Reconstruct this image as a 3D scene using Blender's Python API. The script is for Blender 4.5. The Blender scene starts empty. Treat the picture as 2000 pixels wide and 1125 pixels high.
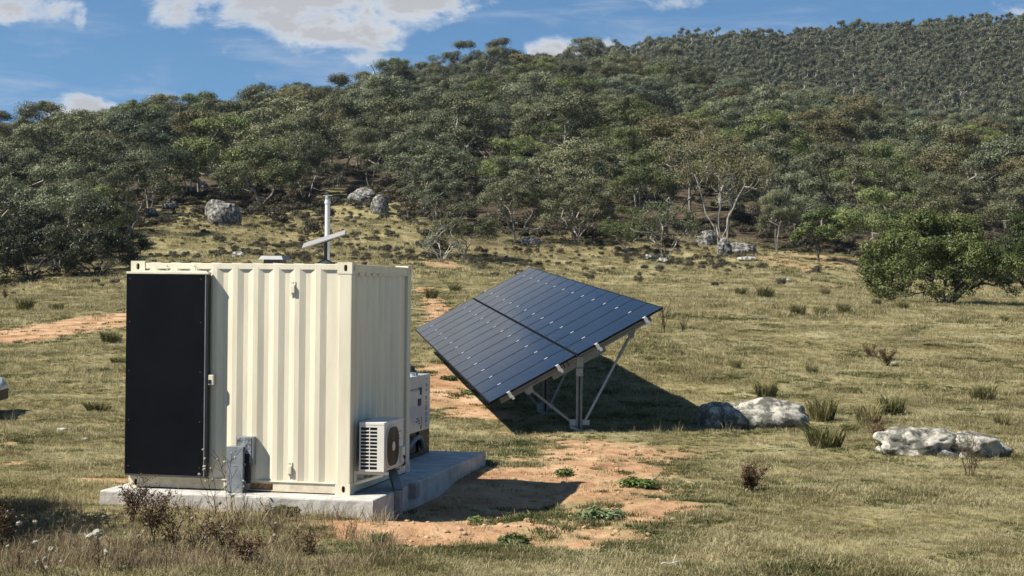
import bpy, bmesh, math, random
import numpy as np
from mathutils import Vector, Matrix

# ------------------------------------------------------------------ camera, sky, sun, exposure
SC = bpy.context.scene
COL = SC.collection
F_PX, PITCH, ROLL, CAM_H = 3152.0, 0.0022, 0.0106, 2.485       # focal length in pixels of a 2000 px wide picture
cam_d = bpy.data.cameras.new('camera')
cam_d.sensor_width = 36.0
cam_d.lens = 36.0 * F_PX / 2000.0
cam_d.clip_start = 0.1
cam_d.clip_end = 6000.0
cam = bpy.data.objects.new('camera', cam_d)
COL.objects.link(cam)
cam.matrix_world = (Matrix.Translation((0, 0, CAM_H)) @ Matrix.Rotation(math.pi / 2 + PITCH, 4, 'X')
                    @ Matrix.Rotation(ROLL, 4, 'Z'))
SC.camera = cam

SUN_EL, SUN_AZ = math.radians(49.3), math.radians(19.0)          # light travels towards +X, a little towards +Y
SUN_STRENGTH, SKY_STRENGTH, EXPOSURE = 5.0, 0.053, 0.86
sun_d = bpy.data.lights.new('sun', 'SUN')
sun_d.energy = SUN_STRENGTH
sun_d.angle = math.radians(0.53)
sun_d.color = (1.0, 0.95, 0.86)
sun = bpy.data.objects.new('sun', sun_d)
COL.objects.link(sun)
light_dir = Vector((math.cos(SUN_AZ) * math.cos(SUN_EL), math.sin(SUN_AZ) * math.cos(SUN_EL), -math.sin(SUN_EL)))
sun.rotation_euler = light_dir.to_track_quat('-Z', 'Y').to_euler()
sun.location = (-30, -10, 40)

def px_dir(px, py):
    """direction through a pixel of the 2000 x 1125 picture"""
    u0, v0 = px - 1000.0, py - 562.5
    cr, sr = math.cos(ROLL), math.sin(ROLL)
    u, v = cr * u0 + sr * v0, -sr * u0 + cr * v0
    x, y, z = u / F_PX, 1.0, -v / F_PX
    c, s = math.cos(PITCH), math.sin(PITCH)
    return np.array([x, c * y - s * z, s * y + c * z])

world = bpy.data.worlds.new('World')
SC.world = world
world.use_nodes = True
def build_world():
    nt = world.node_tree
    nt.nodes.clear()
    N, Lk = nt.nodes.new, nt.links.new
    out = N('ShaderNodeOutputWorld')
    bg = N('ShaderNodeBackground')
    bg.inputs['Strength'].default_value = SKY_STRENGTH
    sky = N('ShaderNodeTexSky')
    sky.sky_type = 'NISHITA'
    sky.sun_disc = False
    sky.sun_elevation = SUN_EL
    sky.sun_rotation = math.atan2(-light_dir.x, -light_dir.y)
    sky.altitude = 900
    sky.air_density = 1.0
    sky.dust_density = 0.1
    sky.ozone_density = 3.0
    tc = N('ShaderNodeTexCoord')
    tintn = N('ShaderNodeMix'); tintn.data_type = 'RGBA'; tintn.blend_type = 'MULTIPLY'; tintn.inputs['Factor'].default_value = 1
    tintn.inputs['B'].default_value = (.84, 1.14, 1.24, 1)
    Lk(sky.outputs[0], tintn.inputs['A'])
    lift = N('ShaderNodeVectorMath'); lift.operation = 'ADD'; lift.inputs[1].default_value = (0, 0, .10)   # clear mountain air: the deep blue starts low
    Lk(tc.outputs['Generated'], lift.inputs[0]); Lk(lift.outputs[0], sky.inputs['Vector'])
    def math_(op, a, b=None, c=None):
        m = N('ShaderNodeMath'); m.operation = op
        for i, q in enumerate((a, b, c)):
            if q is None: continue
            if isinstance(q, (int, float)): m.inputs[i].default_value = q
            else: Lk(q, m.inputs[i])
        return m.outputs[0]
    # broad cover: soft banks placed where they hang, plus scattered small cumulus everywhere
    banks = [(560, -75, .125, .050, 1.0), (780, -30, .060, .030, .95), (420, -70, .09, .030, .9), (640, 40, .055, .030, .90),
             (745, 60, .016, .008, .72), (672, 92, .014, .007, .66), (40, -5, .045, .018, .62), (158, 28, .006, .014, .55),
             (160, 222, .030, .014, .90), (1080, 100, .020, .013, .88), (1160, 108, .020, .010, .72), (1290, -2, .04, .010, .45), (1960, 12, .03, .008, .42)]
    cover = None
    for (px, py, rx, rz, amp) in banks:
        d = px_dir(px, py); d = d / np.linalg.norm(d)
        sub = N('ShaderNodeVectorMath'); sub.operation = 'SUBTRACT'
        Lk(tc.outputs['Generated'], sub.inputs[0]); sub.inputs[1].default_value = d
        mul = N('ShaderNodeVectorMath'); mul.operation = 'MULTIPLY'
        Lk(sub.outputs[0], mul.inputs[0]); mul.inputs[1].default_value = (1 / rx, 1 / rx, 1 / rz)
        ln = N('ShaderNodeVectorMath'); ln.operation = 'LENGTH'
        Lk(mul.outputs[0], ln.inputs[0])
        mr = N('ShaderNodeMapRange'); mr.interpolation_type = 'SMOOTHSTEP'
        Lk(ln.outputs['Value'], mr.inputs[0])
        for i, q in enumerate((0.25, 1.45, amp, 0.0)): mr.inputs[i + 1].default_value = q
        cover = mr.outputs[0] if cover is None else math_('MAXIMUM', cover, mr.outputs[0])
    mp = N('ShaderNodeMapping'); mp.inputs['Scale'].default_value = (1, 1, 1.9)
    Lk(tc.outputs['Generated'], mp.inputs['Vector'])
    n1 = N('ShaderNodeTexNoise'); n1.inputs['Scale'].default_value = 26; n1.inputs['Detail'].default_value = 9
    n1.inputs['Roughness'].default_value = 0.60; n1.inputs['Distortion'].default_value = 0.25
    Lk(mp.outputs[0], n1.inputs['Vector'])
    val = math_('ADD', math_('MULTIPLY', cover, 0.9), math_('MULTIPLY', math_('SUBTRACT', n1.outputs['Fac'], .5), 2.0))
    al = N('ShaderNodeMapRange'); al.interpolation_type = 'SMOOTHSTEP'
    Lk(val, al.inputs[0])
    for i, q in enumerate((0.34, 0.86, 0.0, 0.97)): al.inputs[i + 1].default_value = q
    # thin high cloud, streaked
    mp2 = N('ShaderNodeMapping'); mp2.inputs['Scale'].default_value = (3.0, 3.0, 16.0)
    mp2.inputs['Rotation'].default_value = (0, math.radians(-6), 0)
    Lk(tc.outputs['Generated'], mp2.inputs['Vector'])
    n2 = N('ShaderNodeTexNoise'); n2.inputs['Scale'].default_value = 3.2; n2.inputs['Detail'].default_value = 8
    n2.inputs['Roughness'].default_value = 0.62; n2.inputs['Distortion'].default_value = 0.5
    Lk(mp2.outputs[0], n2.inputs['Vector'])
    ci = N('ShaderNodeMapRange'); ci.interpolation_type = 'SMOOTHSTEP'
    Lk(n2.outputs['Fac'], ci.inputs[0])
    for i, q in enumerate((0.46, 0.82, 0.0, 0.60)): ci.inputs[i + 1].default_value = q
    # shade inside the thick cloud
    n3 = N('ShaderNodeTexNoise'); n3.inputs['Scale'].default_value = 14; n3.inputs['Detail'].default_value = 6
    Lk(mp.outputs[0], n3.inputs['Vector'])
    thick = math_('ADD', math_('MULTIPLY', val, 1.0), math_('MULTIPLY', n3.outputs['Fac'], 0.35))
    cr = N('ShaderNodeValToRGB')
    cr.color_ramp.elements[0].position = 0.75; cr.color_ramp.elements[0].color = (1, 1, 1, 1)
    cr.color_ramp.elements[1].position = 1.45; cr.color_ramp.elements[1].color = (0.60, 0.61, 0.63, 1)
    Lk(thick, cr.inputs['Fac'])
    gain = N('ShaderNodeVectorMath'); gain.operation = 'SCALE'
    Lk(cr.outputs['Color'], gain.inputs[0]); gain.inputs['Scale'].default_value = CLOUD_GAIN
    m1 = N('ShaderNodeMix'); m1.data_type = 'RGBA'
    Lk(ci.outputs[0], m1.inputs['Factor']); Lk(tintn.outputs['Result'], m1.inputs['A'])
    m1.inputs['B'].default_value = (CLOUD_GAIN * .62, CLOUD_GAIN * .70, CLOUD_GAIN * .84, 1)
    m2 = N('ShaderNodeMix'); m2.data_type = 'RGBA'
    Lk(al.outputs[0], m2.inputs['Factor']); Lk(m1.outputs['Result'], m2.inputs['A']); Lk(gain.outputs[0], m2.inputs['B'])
    Lk(m2.outputs['Result'], bg.inputs['Color'])
    Lk(bg.outputs[0], out.inputs['Surface'])
CLOUD_GAIN = 9.2
build_world()
SC.view_settings.view_transform = 'Standard'
SC.view_settings.look = 'None'
SC.view_settings.gamma = 1.0
SC.view_settings.exposure = EXPOSURE
SC.view_settings.use_curve_mapping = False
SC.cycles.use_denoising = True
SC.cycles.max_bounces = 4
SC.cycles.diffuse_bounces = 1
SC.cycles.volume_bounces = 0
SC.cycles.transparent_max_bounces = 6

# ------------------------------------------------------------------ helpers
def rs(seed): return np.random.RandomState(seed)

def hash3(ix, iy, iz, seed):
    h = (ix.astype(np.int64) * 374761393 + iy.astype(np.int64) * 668265263 + iz.astype(np.int64) * 2147483647 + seed * 144665) & 0xffffffff
    h = ((h ^ (h >> 13)) * 1274126177) & 0xffffffff
    h = h ^ (h >> 16)
    return (h & 0xffff) / 65535.0

def vnoise(x, y, z=None, seed=0):
    if z is None: z = np.zeros_like(x)
    ix, iy, iz = np.floor(x), np.floor(y), np.floor(z)
    fx, fy, fz = x - ix, y - iy, z - iz
    fx, fy, fz = [q * q * (3 - 2 * q) for q in (fx, fy, fz)]
    r = 0
    for a in (0, 1):
        for b in (0, 1):
            for c in (0, 1):
                w = (fx if a else 1 - fx) * (fy if b else 1 - fy) * (fz if c else 1 - fz)
                r = r + w * hash3(ix + a, iy + b, iz + c, seed)
    return r

def fbm(x, y, z=None, oct=4, seed=0):
    r, a, s, t = 0, 1.0, 1.0, 0.0
    for i in range(oct):
        r = r + a * vnoise(x * s, y * s, None if z is None else z * s, seed + 17 * i)
        t += a; a *= .5; s *= 2.03
    return r / t

def link(o, parent=None):
    COL.objects.link(o)
    if parent is not None: o.parent = parent
    return o

def tag(o, label=None, cat=None, group=None, kind=None):
    if label: o['label'] = label
    if cat: o['category'] = cat
    if group: o['group'] = group
    if kind: o['kind'] = kind
    return o

def thing(name, label, cat, loc=(0, 0, 0), rotz=0.0, group=None):
    o = bpy.data.objects.new(name, None)
    o.empty_display_size = .1
    link(o)
    o.location = loc; o.rotation_euler = (0, 0, rotz)
    return tag(o, label, cat, group)

def mesh_np(name, verts, faces, mats, smooth=False, attrs=None, fmat=None):
    me = bpy.data.meshes.new(name)
    verts = np.asarray(verts, np.float32)
    if isinstance(faces, np.ndarray):
        n, k = faces.shape
        me.vertices.add(len(verts)); me.vertices.foreach_set('co', verts.ravel())
        me.loops.add(n * k); me.loops.foreach_set('vertex_index', faces.astype(np.int32).ravel())
        me.polygons.add(n); me.polygons.foreach_set('loop_start', np.arange(0, n * k, k, dtype=np.int32))
        me.update(calc_edges=True)
    else:
        me.from_pydata([tuple(map(float, v)) for v in verts], [], faces)
    for m in (mats if isinstance(mats, (list, tuple)) else [mats]): me.materials.append(m)
    if fmat is not None: me.polygons.foreach_set('material_index', np.asarray(fmat, np.int32))
    if smooth: me.polygons.foreach_set('use_smooth', np.ones(len(me.polygons), bool))
    for k, v in (attrs or {}).items():
        a = me.attributes.new(k, 'FLOAT', 'POINT'); a.data.foreach_set('value', np.asarray(v, np.float32))
    me.validate(clean_customdata=False)
    return me

def obj(name, me, parent=None, loc=None, rot=None, scale=None):
    o = bpy.data.objects.new(name, me)
    link(o, parent)
    if loc is not None: o.location = loc
    if rot is not None: o.rotation_euler = rot
    if scale is not None: o.scale = (scale,) * 3 if isinstance(scale, (int, float)) else scale
    return o

class MB:
    """collects simple solids and builds them as one mesh object"""
    def __init__(self): self.v, self.f, self.m = [], [], []
    def add(self, vs, fs, mi=0):
        b = len(self.v); self.v += [tuple(map(float, v)) for v in vs]
        self.f += [tuple(i + b for i in f) for f in fs]; self.m += [mi] * len(fs)
        return self
    def box(self, x0, x1, y0, y1, z0, z1, mi=0):
        vs = [(x, y, z) for z in (z0, z1) for y in (y0, y1) for x in (x0, x1)]
        return self.add(vs, [(0, 2, 3, 1), (4, 5, 7, 6), (0, 1, 5, 4), (2, 6, 7, 3), (0, 4, 6, 2), (1, 3, 7, 5)], mi)
    def hexa(self, lo, hi, mi=0):
        """two quads of four points each, same order"""
        return self.add(list(lo) + list(hi), [(3, 2, 1, 0), (4, 5, 6, 7)] + [(i, (i + 1) % 4, 4 + (i + 1) % 4, 4 + i) for i in range(4)], mi)
    def tube(self, pts, radii, n=10, cap=True, mi=0):
        pts = [Vector(p) for p in pts]
        if isinstance(radii, (int, float)): radii = [radii] * len(pts)
        rings = []
        for i, p in enumerate(pts):
            d = (pts[min(i + 1, len(pts) - 1)] - pts[max(i - 1, 0)]).normalized()
            up = Vector((0, 0, 1)) if abs(d.z) < .95 else Vector((1, 0, 0))
            a = d.cross(up).normalized(); b = d.cross(a)
            rings.append([p + (a * math.cos(2 * math.pi * k / n) + b * math.sin(2 * math.pi * k / n)) * radii[i] for k in range(n)])
        vs = [q for r in rings for q in r]
        fs = [(i * n + k, i * n + (k + 1) % n, (i + 1) * n + (k + 1) % n, (i + 1) * n + k) for i in range(len(pts) - 1) for k in range(n)]
        if cap: fs += [tuple(range(n))[::-1], tuple((len(pts) - 1) * n + k for k in range(n))]
        return self.add(vs, fs, mi)
    def bar(self, p, q, w, h, up=(0, 0, 1), mi=0):
        p, q = Vector(p), Vector(q); d = (q - p).normalized(); up = Vector(up)
        a = d.cross(up).normalized() * (w / 2); b = a.cross(d).normalized() * (h / 2)
        return self.hexa([p - a - b, p + a - b, p + a + b, p - a + b], [q - a - b, q + a - b, q + a + b, q - a + b], mi)
    def prism(self, pts2, to3, d0, d1, mi=0):
        """polygon pts2 in a plane, to3(u, v, d) gives the point"""
        n = len(pts2)
        return self.add([to3(u, v, d0) for u, v in pts2] + [to3(u, v, d1) for u, v in pts2],
                        [tuple(range(n))[::-1], tuple(range(n, 2 * n))] + [(i, (i + 1) % n, n + (i + 1) % n, n + i) for i in range(n)], mi)
    def build(self, name, mats, parent=None, bevel=0.0, smooth=False, loc=None, rot=None):
        me = bpy.data.meshes.new(name)
        me.from_pydata(self.v, [], self.f)
        for m in (mats if isinstance(mats, (list, tuple)) else [mats]): me.materials.append(m)
        me.polygons.foreach_set('material_index', self.m)
        bm = bmesh.new(); bm.from_mesh(me); bmesh.ops.recalc_face_normals(bm, faces=bm.faces)
        if bevel:
            bmesh.ops.bevel(bm, geom=[e for e in bm.edges if len(e.link_faces) == 2 and e.calc_face_angle(0) > .6], offset=bevel, segments=2, affect='EDGES', profile=.7, clamp_overlap=True)
        bm.to_mesh(me); bm.free()
        if smooth: me.polygons.foreach_set('use_smooth', [True] * len(me.polygons))
        return obj(name, me, parent, loc, rot)

# ------------------------------------------------------------------ materials
def pmat(name, col, rough=.6, metal=0.0, var=.12, vscale=6.0, bump=0.0, bscale=30.0, spec=.5, col2=None, coat=0.0, stretch=None, detail=5.0):
    m = bpy.data.materials.new(name); m.use_nodes = True
    nt = m.node_tree; N, Lk = nt.nodes.new, nt.links.new
    b = nt.nodes['Principled BSDF']
    b.inputs['Roughness'].default_value = rough; b.inputs['Metallic'].default_value = metal
    b.inputs['Specular IOR Level'].default_value = spec
    if coat: b.inputs['Coat Weight'].default_value = coat
    tc = N('ShaderNodeTexCoord'); vec = tc.outputs['Object']
    if stretch:
        mp = N('ShaderNodeMapping'); mp.inputs['Scale'].default_value = stretch; Lk(vec, mp.inputs[0]); vec = mp.outputs[0]
    n = N('ShaderNodeTexNoise'); n.inputs['Scale'].default_value = vscale; n.inputs['Detail'].default_value = detail
    n.inputs['Roughness'].default_value = .65
    Lk(vec, n.inputs['Vector'])
    cr = N('ShaderNodeValToRGB')
    c2 = col2 if col2 else tuple(c * (1 - var * 2) for c in col)
    c1 = col if col2 else tuple(min(1, c * (1 + var)) for c in col)
    cr.color_ramp.elements[0].position = .36; cr.color_ramp.elements[0].color = (*c2, 1)
    cr.color_ramp.elements[1].position = .62; cr.color_ramp.elements[1].color = (*c1, 1)
    Lk(n.outputs['Fac'], cr.inputs[0]); Lk(cr.outputs[0], b.inputs['Base Color'])
    if bump:
        n2 = N('ShaderNodeTexNoise'); n2.inputs['Scale'].default_value = bscale; n2.inputs['Detail'].default_value = 6
        Lk(vec, n2.inputs['Vector'])
        bp = N('ShaderNodeBump'); bp.inputs['Strength'].default_value = bump; bp.inputs['Distance'].default_value = .01
        Lk(n2.outputs['Fac'], bp.inputs['Height']); Lk(bp.outputs[0], b.inputs['Normal'])
    return m

M = {}
M['cream'] = pmat('cream_paint', (.74, .665, .50), .42, 0, .05, 3.0, .05, 40, stretch=(1.6, 1.6, .25))
M['cream_dirty'] = pmat('cream_paint_scuffed', (.71, .635, .475), .5, 0, .1, 7, .05, 40, col2=(.50, .43, .31))
M['black_panel'] = pmat('black_composite', (.0060, .0064, .0085), .5, 0, .12, 2.0, 0, spec=.08)
M['door_frame'] = pmat('door_frame_metal', (.13, .13, .13), .35, .6, .1, 5)
M['rubber'] = pmat('black_rubber', (.012, .012, .012), .7)
M['black'] = pmat('black_painted_steel', (.011, .011, .012), .5)
M['galv'] = pmat('galvanised_steel', (.31, .335, .35), .45, .45, .06, 9, 0, detail=3)
M['galv_dull'] = pmat('galvanised_steel_dull', (.22, .235, .245), .55, .3, .08, 9, .05, 60)
M['checker'] = pmat('galvanised_spangle', (.40, .42, .43), .45, .5, .3, 28, .8, 24, col2=(.12, .125, .13), detail=1.0)
M['cowl'] = pmat('grey_cowl', (.15, .15, .155), .5, .2, .08, 6)
M['clamp'] = pmat('bright_aluminium', (.60, .60, .61), .4, .1, .04, 10)
M['alu'] = pmat('aluminium', (.72, .72, .73), .35, .7, .08, 10)
M['concrete'] = pmat('concrete', (.49, .465, .42), .85, 0, .1, 4, .35, 45, col2=(.34, .32, .285))
M['ac_white'] = pmat('ac_paint', (.66, .63, .56), .4, 0, .03, 5)
M['ac_dark'] = pmat('ac_grille_dark', (.035, .030, .032), .5)
M['ac_inner'] = pmat('ac_inner_dark', (.02, .021, .022), .7)
M['fins'] = pmat('ac_fins', (.16, .17, .175), .45, .6)
M['gen_white'] = pmat('generator_paint', (.48, .50, .54), .28, 0, .05, 4, coat=.3)
M['hose'] = pmat('grey_hose', (.20, .21, .22), .55)
M['ink'] = pmat('print_dark', (.02, .022, .03), .5)
M['pvc'] = pmat('white_pvc', (.62, .61, .58), .4, 0, .04, 8)
M['dish'] = pmat('dish_white', (.27, .25, .24), .5, 0, .03, 8)
M['pale_green'] = pmat('roof_flashing', (.30, .38, .36), .5)
M['orange'] = pmat('orange_foam', (.50, .21, .045), .8, 0, .3, 26, .6, 40, col2=(.40, .30, .18))
M['mod_frame'] = pmat('module_frame', (.006, .006, .007), .55, 0, spec=.1)
M['car_white'] = pmat('car_paint', (.72, .73, .74), .2, 0, .02, 3, coat=.8)
M['car_glass'] = pmat('car_glass', (.015, .018, .02), .05, 0, .05, 3, spec=.8)
M['car_lamp'] = pmat('lamp_glass', (.5, .55, .6), .08, 0, .05, 3, spec=.9)
M['tyre'] = pmat('tyre_rubber', (.014, .014, .014), .85)

M['clod'] = pmat('earth_clod', (.42, .27, .15), .95, 0, .2, 20)

def solar_mat():
    m = bpy.data.materials.new('solar_glass'); m.use_nodes = True
    nt = m.node_tree; N, Lk = nt.nodes.new, nt.links.new
    b = nt.nodes['Principled BSDF']
    b.inputs['Roughness'].default_value = .14
    b.inputs['Specular IOR Level'].default_value = .09
    tc = N('ShaderNodeTexCoord')
    sep = N('ShaderNodeSeparateXYZ'); Lk(tc.outputs['Object'], sep.inputs[0])
    def lines(sock, pitch, width):
        a = N('ShaderNodeMath'); a.operation = 'MULTIPLY'; Lk(sock, a.inputs[0]); a.inputs[1].default_value = 1 / pitch
        fr = N('ShaderNodeMath'); fr.operation = 'FRACT'; Lk(a.outputs[0], fr.inputs[0])
        s = N('ShaderNodeMath'); s.operation = 'LESS_THAN'; Lk(fr.outputs[0], s.inputs[0]); s.inputs[1].default_value = width
        return s.outputs[0]
    g1, g2 = lines(sep.outputs['Y'], .0915, .035), lines(sep.outputs['X'], .184, .02)
    mx = N('ShaderNodeMath'); mx.operation = 'MAXIMUM'; Lk(g1, mx.inputs[0]); Lk(g2, mx.inputs[1])
    n = N('ShaderNodeTexNoise'); n.inputs['Scale'].default_value = 3; Lk(tc.outputs['Object'], n.inputs['Vector'])
    c0 = N('ShaderNodeMix'); c0.data_type = 'RGBA'; Lk(n.outputs['Fac'], c0.inputs['Factor'])
    c0.inputs['A'].default_value = (.0035, .0052, .0105, 1); c0.inputs['B'].default_value = (.0050, .0072, .0145, 1)
    c = N('ShaderNodeMix'); c.data_type = 'RGBA'; Lk(mx.outputs[0], c.inputs['Factor'])
    Lk(c0.outputs['Result'], c.inputs['A']); c.inputs['B'].default_value = (.018, .022, .030, 1)
    Lk(c.outputs['Result'], b.inputs['Base Color'])
    dn = N('ShaderNodeTexNoise'); dn.inputs['Scale'].default_value = 1.6; dn.inputs['Detail'].default_value = 6
    Lk(tc.outputs['Object'], dn.inputs['Vector'])
    mr = N('ShaderNodeMapRange'); Lk(dn.outputs['Fac'], mr.inputs[0])
    for i, q in enumerate((.3, .7, .06, .13)): mr.inputs[i + 1].default_value = q
    Lk(mr.outputs[0], b.inputs['Roughness'])
    return m
M['solar'] = solar_mat()

def leaf_mat(name, dark, light, trans=.13):
    m = bpy.data.materials.new(name); m.use_nodes = True
    nt = m.node_tree; N, Lk = nt.nodes.new, nt.links.new
    nt.nodes.remove(nt.nodes['Principled BSDF'])
    at = N('ShaderNodeAttribute'); at.attribute_name = 'tint'
    oi = N('ShaderNodeObjectInfo')
    mx = N('ShaderNodeMix'); mx.data_type = 'RGBA'
    Lk(at.outputs['Fac'], mx.inputs['Factor'])
    mx.inputs['A'].default_value = (*dark, 1); mx.inputs['B'].default_value = (*light, 1)
    ml = N('ShaderNodeMix'); ml.data_type = 'RGBA'; ml.blend_type = 'MULTIPLY'; ml.inputs['Factor'].default_value = 1
    Lk(mx.outputs['Result'], ml.inputs['A']); Lk(oi.outputs['Color'], ml.inputs['B'])
    # every copy a shade lighter or darker
    br = N('ShaderNodeMapRange'); Lk(oi.outputs['Random'], br.inputs[0])
    br.inputs[3].default_value = .66; br.inputs[4].default_value = 1.42
    sc = N('ShaderNodeVectorMath'); sc.operation = 'SCALE'
    Lk(ml.outputs['Result'], sc.inputs[0]); Lk(br.outputs[0], sc.inputs['Scale'])
    d = N('ShaderNodeBsdfDiffuse'); t = N('ShaderNodeBsdfTranslucent'); g = N('ShaderNodeBsdfGlossy')
    g.inputs['Roughness'].default_value = .45; g.inputs['Color'].default_value = (.9, .95, 1, 1)
    Lk(sc.outputs[0], d.inputs['Color']); Lk(sc.outputs[0], t.inputs['Color'])
    s1 = N('ShaderNodeMixShader'); s1.inputs[0].default_value = trans
    Lk(d.outputs[0], s1.inputs[1]); Lk(t.outputs[0], s1.inputs[2])
    s2 = N('ShaderNodeMixShader'); s2.inputs[0].default_value = .015
    Lk(s1.outputs[0], s2.inputs[1]); Lk(g.outputs[0], s2.inputs[2])
    Lk(s2.outputs[0], nt.nodes['Material Output'].inputs['Surface'])
    return m
M['leaf'] = leaf_mat('gum_leaf', (.052, .056, .033), (.188, .194, .112))
M['leaf_green'] = leaf_mat('green_leaf', (.036, .051, .019), (.130, .152, .054))
M['heath'] = leaf_mat('heath_leaf', (.040, .034, .022), (.105, .090, .055))
M['bark'] = pmat('pale_gum_bark', (.36, .32, .265), .8, 0, .3, 3.0, .4, 20, col2=(.10, .085, .07), stretch=(1, 1, .35))
M['bark_dark'] = pmat('dark_bark', (.075, .060, .048), .9, 0, .3, 3.0, .5, 20)
M['bark_dead'] = pmat('bleached_wood', (.50, .46, .41), .8, 0, .15, 3.0, .3, 20, col2=(.42, .39, .35))

def blade_mat(name, ramp, nscale=.55, rnd=.25, bright=1.0, tip=True):
    m = bpy.data.materials.new(name); m.use_nodes = True
    nt = m.node_tree; N, Lk = nt.nodes.new, nt.links.new
    nt.nodes.remove(nt.nodes['Principled BSDF'])
    geo = N('ShaderNodeNewGeometry'); oi = N('ShaderNodeObjectInfo'); at = N('ShaderNodeAttribute'); at.attribute_name = 'tint'
    n = N('ShaderNodeTexNoise'); n.inputs['Scale'].default_value = nscale; n.inputs['Detail'].default_value = 5; n.inputs['Roughness'].default_value = .6
    Lk(geo.outputs['Position'], n.inputs['Vector'])
    def ma(op, a, b):
        q = N('ShaderNodeMath'); q.operation = op
        for i, w in enumerate((a, b)):
            if isinstance(w, (int, float)): q.inputs[i].default_value = w
            else: Lk(w, q.inputs[i])
        return q.outputs[0]
    v = ma('ADD', n.outputs['Fac'], ma('MULTIPLY', ma('SUBTRACT', oi.outputs['Random'], .5), rnd))
    v = ma('ADD', v, ma('MULTIPLY', ma('SUBTRACT', at.outputs['Fac'], .5), .45))
    cr = N('ShaderNodeValToRGB'); e = cr.color_ramp.elements
    while len(e) < len(ramp): e.new(.5)
    for i, (p, c) in enumerate(ramp): e[i].position = p; e[i].color = (*[q * bright for q in c], 1)
    Lk(v, cr.inputs[0])
    d = N('ShaderNodeBsdfDiffuse'); t = N('ShaderNodeBsdfTranslucent')
    Lk(cr.outputs[0], d.inputs['Color']); Lk(cr.outputs[0], t.inputs['Color'])
    s = N('ShaderNodeMixShader'); s.inputs[0].default_value = .3
    Lk(d.outputs[0], s.inputs[1]); Lk(t.outputs[0], s.inputs[2])
    Lk(s.outputs[0], nt.nodes['Material Output'].inputs['Surface'])
    return m
GRASS_RAMP = [(.24, (.085, .078, .036)), (.40, (.172, .150, .068)), (.54, (.30, .262, .130)), (.74, (.50, .44, .265))]
M['grass'] = blade_mat('grass_blade', GRASS_RAMP)
M['green_tuft'] = blade_mat('green_weed_blade', [(.25, (.050, .068, .024)), (.55, (.105, .122, .045)), (.8, (.19, .19, .08))])
M['tussock'] = blade_mat('tussock_blade', [(.25, (.075, .080, .032)), (.5, (.16, .15, .065)), (.75, (.36, .31, .15))], 2.5, .2)
M['dry_stem'] = blade_mat('dry_stem', [(.25, (.12, .085, .055)), (.55, (.27, .20, .13)), (.8, (.42, .34, .24))], 3.0, .2)
M['dark_stem'] = blade_mat('dark_stem', [(.25, (.035, .024, .018)), (.55, (.085, .055, .040)), (.8, (.16, .11, .08))], 3.0, .2)
M['seed'] = blade_mat('thistle_down', [(.25, (.38, .34, .28)), (.7, (.60, .56, .48))], 3.0, .2)

def rock_mat(name, pale, mid, dark, dark_amt):
    m = bpy.data.materials.new(name); m.use_nodes = True
    nt = m.node_tree; N, Lk = nt.nodes.new, nt.links.new
    b = nt.nodes['Principled BSDF']; b.inputs['Roughness'].default_value = .95; b.inputs['Specular IOR Level'].default_value = .15
    tc = N('ShaderNodeTexCoord')
    n1 = N('ShaderNodeTexNoise'); n1.inputs['Scale'].default_value = 8; n1.inputs['Detail'].default_value = 8; n1.inputs['Roughness'].default_value = .7
    n2 = N('ShaderNodeTexNoise'); n2.inputs['Scale'].default_value = 3.4; n2.inputs['Detail'].default_value = 9; n2.inputs['Roughness'].default_value = .74
    n3 = N('ShaderNodeTexNoise'); n3.inputs['Scale'].default_value = 14; n3.inputs['Detail'].default_value = 8; n3.inputs['Roughness'].default_value = .7
    for n in (n1, n2, n3): Lk(tc.outputs['Object'], n.inputs['Vector'])
    cr = N('ShaderNodeValToRGB'); e = cr.color_ramp.elements
    e[0].position = .38; e[0].color = (*mid, 1); e[1].position = .60; e[1].color = (*pale, 1)
    Lk(n1.outputs['Fac'], cr.inputs[0])
    mr = N('ShaderNodeMapRange'); Lk(n2.outputs['Fac'], mr.inputs[0])
    for i, q in enumerate((dark_amt, dark_amt + .10, 1.0, 0.0)): mr.inputs[i + 1].default_value = q
    mx = N('ShaderNodeMix'); mx.data_type = 'RGBA'; Lk(mr.outputs[0], mx.inputs['Factor']); Lk(cr.outputs[0], mx.inputs['A']); mx.inputs['B'].default_value = (*dark, 1)
    Lk(mx.outputs['Result'], b.inputs['Base Color'])
    bp = N('ShaderNodeBump'); bp.inputs['Strength'].default_value = .7; bp.inputs['Distance'].default_value = .03
    Lk(n3.outputs['Fac'], bp.inputs['Height']); Lk(bp.outputs[0], b.inputs['Normal'])
    return m
M['rock_pale'] = rock_mat('lichen_granite', (.50, .465, .385), (.25, .235, .195), (.10, .098, .08), .45)
M['rock_grey'] = rock_mat('weathered_granite', (.38, .365, .32), (.20, .19, .17), (.065, .063, .058), .47)

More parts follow.
